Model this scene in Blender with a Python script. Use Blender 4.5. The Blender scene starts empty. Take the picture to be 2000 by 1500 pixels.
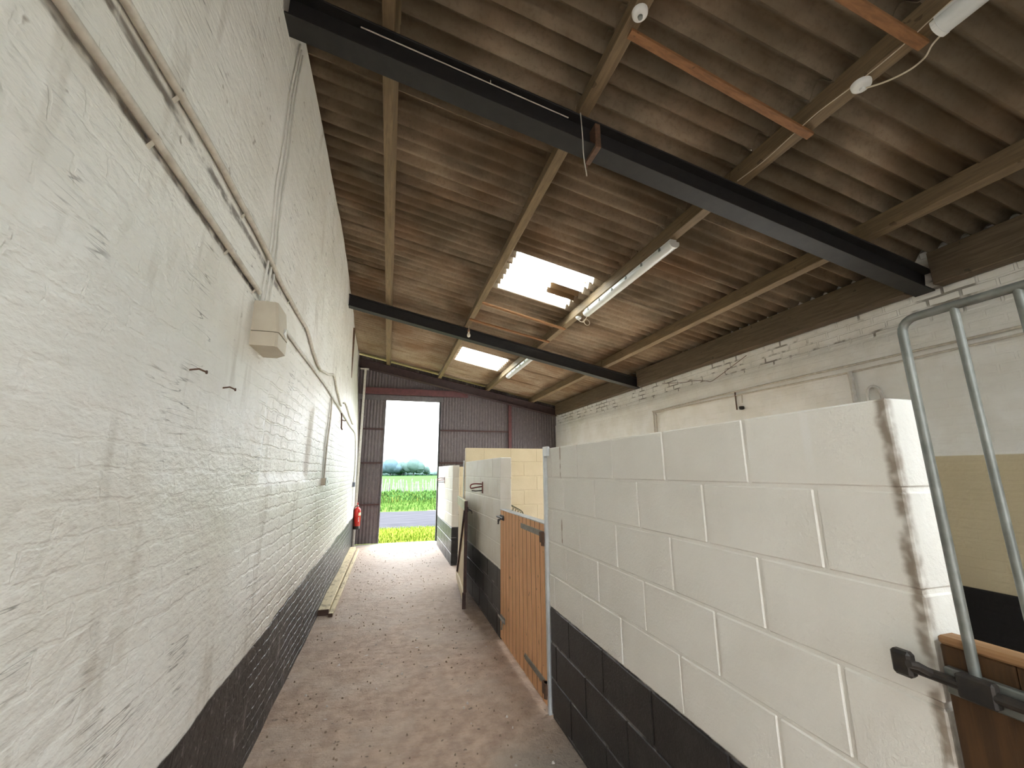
import bpy, math, random
import numpy as np
from mathutils import Vector, Matrix, noise

random.seed(7)
scene = bpy.context.scene
COL = scene.collection

# ------------------------------------------------------------------ camera
YAW, PITCH, ROLL, FPX = .2870, .2096, -.0054, 805.0
CAMZ = 1.66
cy, sy, cp, sp = math.cos(YAW), math.sin(YAW), math.cos(PITCH), math.sin(PITCH)
fwd = Vector((sy * cp, cy * cp, sp)); rgt = Vector((cy, -sy, 0)); up = rgt.cross(fwd)
cr, sr = math.cos(ROLL), math.sin(ROLL)
r2 = cr * rgt + sr * up; u2 = -sr * rgt + cr * up
cam_data = bpy.data.cameras.new('camera'); cam = bpy.data.objects.new('camera', cam_data); COL.objects.link(cam)
cam.matrix_world = Matrix(((r2.x, u2.x, -fwd.x, 0), (r2.y, u2.y, -fwd.y, 0), (r2.z, u2.z, -fwd.z, CAMZ), (0, 0, 0, 1)))
cam_data.sensor_fit = 'HORIZONTAL'; cam_data.sensor_width = 36.0; cam_data.lens = FPX / 2000 * 36
cam_data.clip_start = .02; cam_data.clip_end = 2000
scene.camera = cam

# ------------------------------------------------------------------ node helper
class NT:
    def __init__(s, name):
        s.m = bpy.data.materials.new(name); s.m.use_nodes = True
        s.t = s.m.node_tree; s.t.nodes.clear()
        s.out = s.t.nodes.new('ShaderNodeOutputMaterial')
        s.tc = s.t.nodes.new('ShaderNodeTexCoord')
        s.co = s.tc.outputs['Object']
    def n(s, typ, **k):
        nd = s.t.nodes.new(typ)
        for a, b in k.items(): setattr(nd, a, b)
        return nd
    def put(s, sock, v):
        if isinstance(v, bpy.types.NodeSocket): s.t.links.new(v, sock)
        elif isinstance(v, (tuple, list)):
            v = tuple(v)
            sock.default_value = v + (1,) if (sock.type == 'RGBA' and len(v) == 3) else v
        else: sock.default_value = v
    def math(s, op, a, b=0.0, c=None, clamp=False):
        nd = s.n('ShaderNodeMath', operation=op, use_clamp=clamp)
        s.put(nd.inputs[0], a); s.put(nd.inputs[1], b)
        if c is not None: s.put(nd.inputs[2], c)
        return nd.outputs[0]
    def sep(s, v=None):
        nd = s.n('ShaderNodeSeparateXYZ'); s.put(nd.inputs[0], v or s.co); return nd.outputs
    def comb(s, x, y, z=0.0):
        nd = s.n('ShaderNodeCombineXYZ')
        for i, q in enumerate((x, y, z)): s.put(nd.inputs[i], q)
        return nd.outputs[0]
    def scale(s, v, sc):
        nd = s.n('ShaderNodeVectorMath', operation='MULTIPLY'); s.put(nd.inputs[0], v); s.put(nd.inputs[1], tuple(sc)); return nd.outputs[0]
    def noise(s, scale, detail=4, rough=.55, v=None, stretch=None, dist=0):
        detail = min(detail, 3)
        v = v or s.co
        if stretch: v = s.scale(v, stretch)
        nd = s.n('ShaderNodeTexNoise'); s.put(nd.inputs['Vector'], v)
        nd.inputs['Scale'].default_value = scale; nd.inputs['Detail'].default_value = detail
        nd.inputs['Roughness'].default_value = rough; nd.inputs['Distortion'].default_value = dist
        return nd.outputs['Fac']
    def vor(s, scale, v=None, stretch=None):
        v = v or s.co
        if stretch: v = s.scale(v, stretch)
        nd = s.n('ShaderNodeTexVoronoi'); s.put(nd.inputs['Vector'], v); nd.inputs['Scale'].default_value = scale
        return nd.outputs['Distance'], nd.outputs['Color']
    def ss(s, v, a, b, lo=0.0, hi=1.0):
        nd = s.n('ShaderNodeMapRange', interpolation_type='SMOOTHSTEP'); s.put(nd.inputs['Value'], v)
        nd.inputs['From Min'].default_value = a; nd.inputs['From Max'].default_value = b
        nd.inputs['To Min'].default_value = lo; nd.inputs['To Max'].default_value = hi
        return nd.outputs['Result']
    def mix(s, f, a, b):
        nd = s.n('ShaderNodeMix', data_type='RGBA'); s.put(nd.inputs['Factor'], f); s.put(nd.inputs['A'], a) if False else None
        s.put(nd.inputs[6], a); s.put(nd.inputs[7], b); return nd.outputs[2]
    def brick(s, v, bw, bh, mortar, smooth=.4):
        nd = s.n('ShaderNodeTexBrick'); s.put(nd.inputs['Vector'], v)
        nd.inputs['Scale'].default_value = 1; nd.inputs['Brick Width'].default_value = bw; nd.inputs['Row Height'].default_value = bh
        nd.inputs['Mortar Size'].default_value = mortar; nd.inputs['Mortar Smooth'].default_value = smooth
        return nd.outputs['Fac']
    def bump(s, h, strength=.5, dist=.01, normal=None):
        nd = s.n('ShaderNodeBump'); s.put(nd.inputs['Height'], h); nd.inputs['Strength'].default_value = strength; nd.inputs['Distance'].default_value = dist
        if normal is not None: s.put(nd.inputs['Normal'], normal)
        return nd.outputs[0]
    def done(s, col, rough=.6, metal=0.0, normal=None, spec=.5):
        p = s.n('ShaderNodeBsdfPrincipled')
        s.put(p.inputs['Base Color'], col); s.put(p.inputs['Roughness'], rough); s.put(p.inputs['Metallic'], metal)
        p.inputs['Specular IOR Level'].default_value = spec
        if normal is not None: s.put(p.inputs['Normal'], normal)
        s.t.links.new(p.outputs[0], s.out.inputs[0]); return s.m

def simple(name, c1, c2=None, rough=.6, metal=0.0, scale=20, stretch=None, bump=.2, bdist=.004, spec=.5):
    t = NT(name); nz = t.noise(scale, 5, .6, stretch=stretch)
    col = t.mix(t.ss(nz, .3, .7), c1, c2 or tuple(v * .75 for v in c1))
    return t.done(col, rough, metal, t.bump(nz, bump, bdist), spec)

# ------------------------------------------------------------------ materials
def m_left_wall():
    t = NT('whitewashed_brick'); X, Y, Z = t.sep()
    warp = t.noise(7, 3); wz = t.math('MULTIPLY_ADD', warp, .05, Z); wy = t.math('MULTIPLY_ADD', t.noise(9, 3), .12, Y)
    br = t.brick(t.comb(wy, wz, 0.0), .20, .077, .010, .6)
    br = t.math('MULTIPLY', br, t.ss(t.noise(3.5, 3), .36, .56, .25, 1.0))
    zone = t.math('MULTIPLY', t.ss(Y, 2.3, 3.4), t.ss(Z, 2.9, 1.9))
    zone = t.math('MULTIPLY_ADD', zone, .75, .12)
    lump = t.noise(5, 4, .6, stretch=(1, .45, 1.2))
    fine = t.noise(45, 4, .65, stretch=(1, .5, 1))
    mid = t.noise(14, 3, .6, stretch=(1, .6, 1))
    h = t.math('MULTIPLY', t.math('SUBTRACT', 1.0, br), zone)
    h = t.math('ADD', h, t.math('MULTIPLY', lump, 1.5)); h = t.math('ADD', h, t.math('MULTIPLY', mid, .9)); h = t.math('ADD', h, t.math('MULTIPLY', fine, .45))
    nrm = t.bump(h, .8, .012)
    col = t.mix(t.ss(t.noise(1.6, 5, .6), .35, .7), (.82, .795, .745), (.74, .705, .64))
    col = t.mix(t.math('MULTIPLY', t.ss(t.noise(2.2, 5, .65, stretch=(1, 2.5, .5)), .56, .72), .5), col, (.47, .42, .35))
    # thin dark hairline cracks where the paint has parted along the courses
    cr_ = t.noise(8, 3, .55, stretch=(1, .16, 2.6), dist=.15)
    crack = t.math('MULTIPLY', t.ss(t.math('ABSOLUTE', t.math('SUBTRACT', cr_, .5)), .012, .0), t.ss(t.noise(2.6, 2), .54, .64))
    col = t.mix(t.math('MULTIPLY', crack, .75), col, (.13, .11, .09))
    # grime and painted gap shadow along the two pipe runs
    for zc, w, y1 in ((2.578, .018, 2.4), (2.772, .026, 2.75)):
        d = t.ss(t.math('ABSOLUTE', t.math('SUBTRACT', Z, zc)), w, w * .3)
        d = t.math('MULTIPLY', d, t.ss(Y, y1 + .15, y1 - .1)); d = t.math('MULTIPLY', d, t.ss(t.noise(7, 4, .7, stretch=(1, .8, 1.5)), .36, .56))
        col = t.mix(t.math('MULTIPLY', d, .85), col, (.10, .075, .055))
    spots = t.math('MULTIPLY', t.ss(t.noise(11, 3, .5), .68, .74), t.ss(Z, 2.0, 2.5))
    col = t.mix(t.math('MULTIPLY', spots, .7), col, (.22, .17, .12))
    # black painted base band
    edge = t.math('MULTIPLY_ADD', t.noise(2.2, 3), .07, .635)
    band = t.ss(t.math('SUBTRACT', edge, Z), -.006, .006)
    scuff = t.math('MAXIMUM', t.ss(t.noise(10, 5, .6, stretch=(1, 1, .45)), .61, .68), t.ss(t.noise(38, 2, .5, stretch=(1, .6, 1)), .66, .71))
    blk = t.mix(t.math('MULTIPLY', scuff, .55), (.014, .012, .012), (.36, .34, .34))
    col = t.mix(band, col, blk)
    return t.done(col, t.mix(band, (.42,) * 3, (.40,) * 3), 0, nrm)

def m_right_wall():
    t = NT('painted_brick_and_render'); X, Y, Z = t.sep()
    wz = t.math('MULTIPLY_ADD', t.noise(5, 3), .02, Z)
    br = t.brick(t.comb(Y, wz, 0.0), .225, .075, .011, .3)
    up_ = t.ss(Z, 2.93, 2.95)
    h = t.math('MULTIPLY', t.math('SUBTRACT', 1.0, br), t.math('MULTIPLY_ADD', up_, 1.3, .12))
    h = t.math('ADD', h, t.math('MULTIPLY', t.noise(9, 5, .6), 1.1))
    col = t.mix(t.ss(t.noise(3, 4), .35, .7), (.86, .845, .81), (.78, .755, .70))
    jd = t.math('MULTIPLY', t.math('MULTIPLY', br, up_), t.ss(t.noise(4, 3), .48, .6))
    col = t.mix(t.math('MULTIPLY', jd, .8), col, (.16, .13, .10))
    low = t.ss(Z, 1.775, 1.765)
    col = t.mix(low, col, (.60, .51, .34))
    col = t.mix(t.ss(Z, .745, .738), col, (.012, .011, .012))
    return t.done(col, .55, 0, t.bump(h, .8, .012))

def m_block(name, c1, c2, blackz, rust=False):
    t = NT(name); X, Y, Z = t.sep()
    fine = t.noise(70, 4, .7); mid = t.noise(14, 4, .6)
    pits = t.ss(t.noise(110, 2, .6), .36, .44)
    rough_zone = t.math('MULTIPLY', t.ss(Y, 1.5, 2.2), 1.0)
    pitm = t.math('MAXIMUM', pits, t.math('SUBTRACT', 1.0, rough_zone))
    h = t.math('ADD', t.math('MULTIPLY', fine, .7), t.math('MULTIPLY', mid, .5)); h = t.math('ADD', h, t.math('MULTIPLY', pitm, .5))
    col = t.mix(t.ss(t.noise(2.5, 4), .35, .7), c1, c2)
    bz = t.math('MULTIPLY_ADD', mid, .012, blackz - .006)
    band = t.ss(t.math('SUBTRACT', bz, Z), -.003, .003)
    # paint worn off the bed joints low down
    f = t.math('FRACT', t.math('DIVIDE', t.math('SUBTRACT', Z, .02), .2275))
    joint = t.ss(t.math('ABSOLUTE', t.math('SUBTRACT', f, .5)), .455, .49)
    worn = t.math('MULTIPLY', joint, t.ss(t.noise(5, 4, .7), .46, .62))
    blk = t.mix(t.math('MULTIPLY', worn, .6), t.mix(t.ss(mid, .4, .7), (.016, .015, .016), (.03, .028, .028)), (.34, .33, .33))
    if rust:   # rust coloured weep down the sawn end of the wall and down one cut joint
        d = t.ss(t.math('ABSOLUTE', t.math('SUBTRACT', Y, t.math('MULTIPLY_ADD', t.noise(12, 4, .7, stretch=(1, .2, 1)), .035, .705))), .022, .003)
        d = t.math('MULTIPLY', d, t.ss(t.noise(8, 4, .7), .34, .50)); d = t.math('MULTIPLY', d, t.ss(X, 1.21, 1.19))
        col = t.mix(t.math('MULTIPLY', d, .75), col, (.16, .095, .04))
        e = t.ss(t.math('ABSOLUTE', t.math('SUBTRACT', Y, 2.79)), .012, .004)
        e = t.math('MULTIPLY', e, t.ss(Z, 1.0, 1.1)); e = t.math('MULTIPLY', e, t.ss(t.noise(6, 4, .7, stretch=(1, 1, .6)), .45, .55))
        col = t.mix(t.math('MULTIPLY', e, .85), col, (.22, .12, .05))
        w = t.math('MULTIPLY', t.ss(t.math('ABSOLUTE', t.math('SUBTRACT', Y, .93)), .02, .006), t.ss(Z, 1.60, 1.75))
        col = t.mix(t.math('MULTIPLY', w, .5), col, (.88, .87, .85))
    col = t.mix(band, col, blk)
    return t.done(col, t.mix(band, (.55,) * 3, (.42,) * 3), 0, t.bump(h, .55, .006))

def m_floor():
    t = NT('dusty_concrete'); X, Y, Z = t.sep()
    big = t.noise(1.2, 5, .6); mid = t.noise(9, 5, .65); fine = t.noise(60, 4, .7)
    ridge = t.noise(14, 3, .6, stretch=(.5, 1.6, 1))
    col = t.mix(t.ss(mid, .3, .7), (.44, .31, .225), (.30, .20, .145))
    col = t.mix(t.math('MULTIPLY', t.ss(big, .42, .68), .5), col, (.46, .37, .30))
    col = t.mix(t.math('MULTIPLY', t.ss(Y, 4.0, 8.5), .65), col, (.37, .305, .255))     # greyer towards the doorway
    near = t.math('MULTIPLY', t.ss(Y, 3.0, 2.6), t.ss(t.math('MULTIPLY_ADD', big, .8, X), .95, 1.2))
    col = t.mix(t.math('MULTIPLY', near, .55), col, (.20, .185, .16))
    col = t.mix(t.math('MULTIPLY', t.ss(t.noise(16, 3, .5), .67, .72), .7), col, (.09, .06, .045))
    col = t.mix(t.math('MULTIPLY', t.ss(t.noise(7, 4, .5), .71, .76), .7), col, (.62, .58, .54))
    lip = t.ss(Y, 10.55, 10.75)
    col = t.mix(t.math('MULTIPLY', lip, .6), col, (.55, .54, .52))
    h = t.math('ADD', t.math('MULTIPLY', mid, .6), t.math('MULTIPLY', ridge, .8)); h = t.math('ADD', h, t.math('MULTIPLY', fine, .4))
    return t.done(col, .72, 0, t.bump(h, 1.0, .022), .3)

def m_roof():
    t = NT('weathered_fibre_cement'); X, Y, Z = t.sep()
    a = t.noise(30, 5, .7); b = t.noise(2.2, 5, .65, stretch=(.5, 1.3, 1)); c = t.noise(120, 2, .6)
    col = t.mix(t.ss(b, .3, .7), (.29, .205, .135), (.41, .325, .235))
    col = t.mix(t.math('MULTIPLY', t.ss(a, .45, .7), .35), col, (.17, .115, .072))
    col = t.mix(t.math('MULTIPLY', t.ss(c, .6, .75), .35), col, (.38, .33, .27))
    col = t.mix(t.math('MULTIPLY', t.ss(t.noise(1.0, 3), .5, .66), .5), col, (.20, .105, .05))
    # mildew mottling, graded along Y to paint in the near bay's shade
    mildew_shade = t.ss(t.math('ADD', t.noise(1.3, 4, .6, stretch=(.8, 1.2, 1)), t.math('MULTIPLY', Y, -.05)), .10, .48)
    col = t.mix(t.math('MULTIPLY', mildew_shade, .66), col, (.07, .058, .036))
    return t.done(col, .9, 0, t.bump(a, .3, .004), .1)

def m_skylight():
    t = NT('clear_corrugated_sheet'); X, Y, Z = t.sep()
    tr = t.n('ShaderNodeBsdfTransparent'); tr.inputs[0].default_value = (.93, .95, .93, 1)
    tl = t.n('ShaderNodeBsdfTranslucent'); tl.inputs[0].default_value = (.9, .92, .9, 1)
    df = t.n('ShaderNodeBsdfDiffuse'); df.inputs[0].default_value = (.20, .12, .06, 1)
    m1 = t.n('ShaderNodeMixShader'); m1.inputs[0].default_value = .35
    t.t.links.new(tr.outputs[0], m1.inputs[1]); t.t.links.new(tl.outputs[0], m1.inputs[2])
    # moss and rust coloured dirt lying on the first sheet
    nz = t.math('MULTIPLY_ADD', t.noise(14, 4, .7), .16, -.08)
    px = t.ss(t.math('ADD', X, nz), 1.93, 1.96)
    yy = t.math('ADD', Y, t.math('MULTIPLY', nz, .6))
    py = t.math('MULTIPLY', t.ss(yy, 4.63, 4.645), t.ss(yy, 4.93, 4.915))
    patch = t.math('MULTIPLY', px, py)
    sp_ = t.math('MULTIPLY', t.ss(t.noise(13, 2, .5, stretch=(.6, 1.5, 1)), .70, .72), t.ss(Y, 5.6, 5.3))
    mask = t.math('MAXIMUM', patch, sp_)
    m2 = t.n('ShaderNodeMixShader'); t.put(m2.inputs[0], mask)
    t.t.links.new(m1.outputs[0], m2.inputs[1]); t.t.links.new(df.outputs[0], m2.inputs[2])
    t.t.links.new(m2.outputs[0], t.out.inputs[0]); return t.m

def m_wood(name, c1, c2, axis, rough=.65, scale=7, knots=True):
    t = NT(name); st = [6, 6, 6]; st[axis] = .5
    g = t.noise(scale, 5, .65, stretch=st, dist=.5); b = t.noise(1.8, 3)
    col = t.mix(t.ss(g, .3, .7), c1, c2)
    col = t.mix(t.math('MULTIPLY', t.ss(b, .5, .7), .35), col, tuple(v * .6 for v in c1))
    if knots: col = t.mix(t.math('MULTIPLY', t.ss(t.noise(13, 2), .70, .74), .7), col, tuple(v * .3 for v in c1))
    return t.done(col, rough, 0, t.bump(g, .35, .004), .3)

def m_end_sheet(name, c1, c2):
    t = NT(name)
    a = t.noise(25, 4, .7, stretch=(1, 1, .4)); s = t.ss(t.noise(55, 2, .5, stretch=(1, 1, .35)), .70, .76)
    col = t.mix(t.ss(a, .35, .7), c1, c2); col = t.mix(t.math('MULTIPLY', s, .6), col, (.55, .52, .52))
    return t.done(col, .6, 0, t.bump(a, .2, .003), .4)

def m_planks():
    t = NT('worn_pale_plank'); X, Y, Z = t.sep()
    g = t.noise(5, 5, .65, stretch=(8, .6, 8)); d = t.noise(14, 5, .65, stretch=(1, .6, 1))
    col = t.mix(t.ss(g, .3, .7), (.60, .50, .31), (.50, .40, .24))
    col = t.mix(t.math('MULTIPLY', t.ss(d, .52, .64), .65), col, (.17, .13, .08))
    return t.done(col, .7, 0, t.bump(d, .3, .003), .3)

def m_grass(name, c1, c2, c3):
    t = NT(name); col = t.mix(t.ss(t.noise(.9, 5, .65), .35, .65), c1, c2)
    col = t.mix(t.math('MULTIPLY', t.ss(t.noise(3.5, 4, .65), .5, .7), .6), col, c3)
    return t.done(col, .95, 0, t.bump(t.noise(8, 5, .7), .6, .05), 0)

M = {}
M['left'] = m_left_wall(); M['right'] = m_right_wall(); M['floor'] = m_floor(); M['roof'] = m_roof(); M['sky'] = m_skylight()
M['block'] = m_block('cream_painted_block', (.86, .84, .79), (.81, .785, .73), .706, True)
M['block_low'] = m_block('white_painted_block', (.83, .805, .75), (.77, .735, .665), .66)
M['beige'] = m_block('beige_painted_block', (.64, .54, .36), (.58, .48, .31), .74)
M['purlin'] = m_wood('old_roof_timber', (.235, .165, .092), (.16, .112, .065), 1)
M['plate'] = m_wood('dark_wall_plate', (.15, .11, .07), (.09, .065, .04), 1)
M['batten'] = m_wood('orange_batten', (.30, .14, .058), (.20, .095, .04), 0)
M['door'] = m_wood('tan_tongue_and_groove', (.84, .48, .25), (.70, .37, .185), 2, .6, 9)
M['groove'] = simple('dirty_groove', (.07, .035, .018), (.05, .025, .012), .8)
M['cream_ply'] = m_wood('cream_door_boards', (.68, .58, .40), (.60, .50, .34), 2, .6, 6, False)
M['pale_rail'] = m_wood('pale_green_rail', (.60, .60, .45), (.52, .54, .38), 1, .6, 6, False)
M['dark_edge'] = simple('dark_red_brown_edge', (.07, .028, .02), (.04, .018, .014), .6)
M['gate_wood'] = m_wood('brown_gate_wood', (.088, .044, .018), (.055, .028, .012), 2, .55, 8, False)
M['gate_top'] = m_wood('worn_gate_top', (.38, .215, .105), (.29, .155, .07), 1, .6, 8, False)
M['steel'] = simple('blackened_steel', (.011, .010, .0105), (.018, .016, .0155), .65, 0, 12)
M['red_steel'] = simple('purple_brown_steel', (.045, .026, .028), (.065, .038, .038), .6, 0, 9)
M['oxide'] = simple('red_oxide_paint', (.125, .042, .045), (.09, .032, .035), .55, 0, 12)
M['rail_rust'] = simple('rusty_rail', (.085, .04, .036), (.06, .03, .03), .7, 0, 20)
M['sheet'] = m_end_sheet('grey_brown_corrugated_sheet', (.12, .10, .106), (.16, .135, .138))
M['sheet_dark'] = m_end_sheet('dark_corrugated_sheet', (.11, .092, .098), (.145, .125, .13))
M['flash'] = simple('grey_flashing', (.15, .135, .14), (.11, .10, .105), .6)
M['white_paint'] = simple('white_painted_pipe', (.68, .66, .62), (.56, .53, .48), .5, 0, 18)
M['pipe_grey'] = simple('grimy_pipe', (.66, .61, .53), (.52, .47, .40), .55, 0, 22)
M['cable_white'] = simple('white_painted_cable', (.80, .78, .73), (.74, .71, .66), .5)
M['white_plastic'] = simple('white_plastic', (.80, .80, .78), (.74, .74, .72), .35, 0, 8, None, .05)
M['opal'] = simple('opal_diffuser', (.72, .73, .72), (.66, .67, .66), .3, 0, 6, None, .05)
M['box'] = simple('beige_plastic', (.60, .53, .42), (.55, .48, .37), .45, 0, 10, None, .08)
M['galv'] = simple('galvanised_steel', (.55, .56, .57), (.42, .43, .44), .42, .85, 25, None, .1)
M['galv_dull'] = simple('dull_galvanised', (.26, .27, .25), (.18, .19, .175), .5, .7, 20, None, .15)
M['white_post'] = simple('white_galvanised_post', (.70, .72, .73), (.60, .62, .63), .4, .2, 15, None, .1)
M['black_iron'] = simple('black_iron', (.025, .023, .022), (.05, .04, .032), .5, .4, 30)
M['rust'] = simple('rust', (.14, .07, .04), (.09, .05, .03), .8, 0, 40)
M['strap'] = simple('grey_strap', (.30, .28, .24), (.22, .20, .17), .55, .4, 35)
M['red'] = simple('red_enamel', (.62, .03, .02), (.50, .025, .02), .3, 0, 8, None, .05)
M['hook_red'] = simple('dark_red_enamel', (.22, .02, .02), (.12, .015, .015), .4)
M['label'] = simple('cream_label', (.75, .68, .48), (.70, .62, .44), .5)
M['pale_mark'] = simple('pale_print', (.80, .76, .76), (.76, .72, .72), .5)
M['bulb'] = simple('frosted_glass', (.78, .74, .62), (.72, .68, .56), .25, 0, 5, None, .02)
M['bakelite'] = simple('tan_holder', (.52, .34, .22), (.45, .28, .18), .45)
M['cord'] = simple('pale_cord', (.55, .52, .46), (.45, .42, .36), .8)
M['flex'] = simple('white_flex', (.66, .58, .44), (.58, .50, .38), .5)
M['string'] = simple('green_twine', (.06, .065, .035), (.04, .045, .025), .9)
M['plank'] = m_planks()
M['plank_end'] = simple('dark_plank_end', (.085, .045, .03), (.06, .03, .02), .8)
M['slot'] = simple('brown_slot_timber', (.17, .095, .055), (.11, .06, .035), .85, 0, 15)
M['crumb'] = simple('brown_crumb', (.19, .13, .09), (.28, .20, .14), .9, 0, 30)
M['pale_crumb'] = simple('pale_chip', (.60, .54, .48), (.46, .40, .35), .85, 0, 30)
M['verge'] = m_grass('yellow_green_grass', (.13, .18, .022), (.15, .185, .03), (.10, .145, .018))
M['bank'] = m_grass('bank_grass', (.038, .076, .016), (.047, .082, .018), (.031, .06, .012))
M['field'] = m_grass('crop_field', (.027, .080, .018), (.030, .083, .02), (.025, .074, .017))
M['blade'] = simple('nettle_green', (.026, .064, .018), (.042, .078, .018), .8, 0, 3, None, .1, .004, 0)
M['blade_dry'] = simple('yellow_blade', (.07, .085, .02), (.055, .075, .016), .8, 0, 3, None, .1, .004, 0)
M['road'] = simple('worn_tarmac', (.034, .034, .038), (.025, .025, .029), .95, 0, 3, (.3, 1.5, 1), .4, .02, 0)
M['yard'] = simple('concrete_yard', (.10, .095, .088), (.08, .074, .068), .9, 0, 2)
M['pale_yard'] = simple('pale_gravel_yard', (.58, .55, .50), (.50, .47, .42), .9, 0, 2)
M['stake'] = simple('pale_stake', (.16, .15, .152), (.095, .088, .088), .8, 0, 3, None, .1, .004, 0)
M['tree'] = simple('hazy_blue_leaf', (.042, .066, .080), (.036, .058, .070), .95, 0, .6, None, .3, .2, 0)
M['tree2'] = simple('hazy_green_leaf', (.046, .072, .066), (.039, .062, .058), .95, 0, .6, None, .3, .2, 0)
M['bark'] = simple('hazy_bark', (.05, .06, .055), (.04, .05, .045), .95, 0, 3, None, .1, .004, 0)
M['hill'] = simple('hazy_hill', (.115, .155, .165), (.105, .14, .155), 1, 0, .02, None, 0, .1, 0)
M['barn'] = simple('pale_barn', (.45, .50, .48), (.38, .43, .42), .9, 0, 1)

# ------------------------------------------------------------------ mesh helper
class MB:
    def __init__(s): s.v = []; s.f = []
    def add(s, vs, fs):
        b = len(s.v); s.v += [tuple(v) for v in vs]; s.f += [tuple(b + i for i in f) for f in fs]; return s
    def box(s, x0, x1, y0, y1, z0, z1, c=0.0, fn=None):
        """box with optional chamfer c; fn maps points"""
        X = (x0, x1); Y = (y0, y1); Z = (z0, z1)
        if c <= 0:
            vs = [(X[i], Y[j], Z[k]) for i in (0, 1) for j in (0, 1) for k in (0, 1)]
            fs = [(0, 1, 3, 2), (4, 6, 7, 5), (0, 4, 5, 1), (2, 3, 7, 6), (0, 2, 6, 4), (1, 5, 7, 3)]
        else:
            vs = []; idx = {}
            for i in (0, 1):
                for j in (0, 1):
                    for k in (0, 1):
                        sx = X[i] + (c if i == 0 else -c); sy_ = Y[j] + (c if j == 0 else -c); sz = Z[k] + (c if k == 0 else -c)
                        for a, p in (('x', (X[i], sy_, sz)), ('y', (sx, Y[j], sz)), ('z', (sx, sy_, Z[k]))):
                            idx[(a, i, j, k)] = len(vs); vs.append(p)
            I = lambda *a: idx[a]; fs = []
            for i in (0, 1): fs.append([I('x', i, 0, 0), I('x', i, 1, 0), I('x', i, 1, 1), I('x', i, 0, 1)][::(1 if i else -1)])
            for j in (0, 1): fs.append([I('y', 0, j, 0), I('y', 1, j, 0), I('y', 1, j, 1), I('y', 0, j, 1)][::(-1 if j else 1)])
            for k in (0, 1): fs.append([I('z', 0, 0, k), I('z', 1, 0, k), I('z', 1, 1, k), I('z', 0, 1, k)][::(1 if k else -1)])
            for i in (0, 1):
                for j in (0, 1):
                    fs.append((I('x', i, j, 0), I('x', i, j, 1), I('y', i, j, 1), I('y', i, j, 0)))
                    for k in (0, 1): fs.append((I('x', i, j, k), I('y', i, j, k), I('z', i, j, k)))
            for i in (0, 1):
                for k in (0, 1): fs.append((I('x', i, 0, k), I('x', i, 1, k), I('z', i, 1, k), I('z', i, 0, k)))
            for j in (0, 1):
                for k in (0, 1): fs.append((I('y', 0, j, k), I('y', 1, j, k), I('z', 1, j, k), I('z', 0, j, k)))
        if fn: vs = [fn(p) for p in vs]
        return s.add(vs, fs)
    def tube(s, pts, r, n=10, cap=True, close=False):
        pts = [Vector(p) for p in pts]; N = len(pts)
        R = r if isinstance(r, (list, tuple)) else [r] * N
        ref = None; rings = []
        for i, p in enumerate(pts):
            if close: d = pts[(i + 1) % N] - pts[i - 1]
            else: d = (pts[min(i + 1, N - 1)] - pts[max(i - 1, 0)])
            d.normalize()
            if ref is None: ref = Vector((0, 0, 1)) if abs(d.z) < .9 else Vector((1, 0, 0))
            a = (ref - d * ref.dot(d)).normalized(); ref = a; b = d.cross(a)
            rings.append([p + (a * math.cos(2 * math.pi * k / n) + b * math.sin(2 * math.pi * k / n)) * R[i] for k in range(n)])
        vs = [q for g in rings for q in g]; fs = []
        for i in range(N if close else N - 1):
            j = (i + 1) % N
            for k in range(n): fs.append((i * n + k, i * n + (k + 1) % n, j * n + (k + 1) % n, j * n + k))
        if cap and not close: fs += [tuple(range(n))[::-1], tuple((N - 1) * n + k for k in range(n))]
        return s.add(vs, fs)
    def lathe(s, prof, o=(0, 0, 0), axis='z', n=20):
        vs = []; fs = []
        for r, h in prof:
            for k in range(n):
                a = 2 * math.pi * k / n; c, d = r * math.cos(a), r * math.sin(a)
                p = {'z': (c, d, h), 'x': (h, c, d), 'y': (c, h, d)}[axis]
                vs.append((o[0] + p[0], o[1] + p[1], o[2] + p[2]))
        for i in range(len(prof) - 1):
            for k in range(n): fs.append((i * n + k, i * n + (k + 1) % n, (i + 1) * n + (k + 1) % n, (i + 1) * n + k))
        fs += [tuple(range(n))[::-1], tuple((len(prof) - 1) * n + k for k in range(n))]
        return s.add(vs, fs)
    def prism(s, poly, fn0, fn1):
        """extrude a polygon given by fn0(p), fn1(p)"""
        n = len(poly); vs = [fn0(p) for p in poly] + [fn1(p) for p in poly]
        fs = [tuple(range(n))[::-1], tuple(range(n, 2 * n))] + [(i, (i + 1) % n, n + (i + 1) % n, n + i) for i in range(n)]
        return s.add(vs, fs)

def obj(name, mb, mat, parent=None, smooth=False, keep=False, fixn=True):
    me = bpy.data.meshes.new(name)
    vs = np.array(mb.v, float)
    if parent is not None: org = Vector(parent['_w']) if '_w' in parent else Vector((0, 0, 0))
    elif keep: org = Vector((0, 0, 0))
    else:
        lo, hi = vs.min(0), vs.max(0); org = Vector(((lo[0] + hi[0]) / 2, (lo[1] + hi[1]) / 2, lo[2]))
    me.from_pydata((vs - np.array(org)).tolist(), [], mb.f)
    if fixn and len(mb.f) < 30000:
        import bmesh
        bm = bmesh.new(); bm.from_mesh(me); bmesh.ops.recalc_face_normals(bm, faces=bm.faces); bm.to_mesh(me); bm.free()
    me.materials.append(mat)
    if smooth:
        me.polygons.foreach_set('use_smooth', [True] * len(me.polygons)); me.update(); me.set_sharp_from_angle(angle=math.radians(52))
    me.update()
    o = bpy.data.objects.new(name, me); COL.objects.link(o)
    if parent is not None: o.parent = parent; o['_w'] = list(org)
    else: o.location = org; o['_w'] = list(org)
    return o

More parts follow.
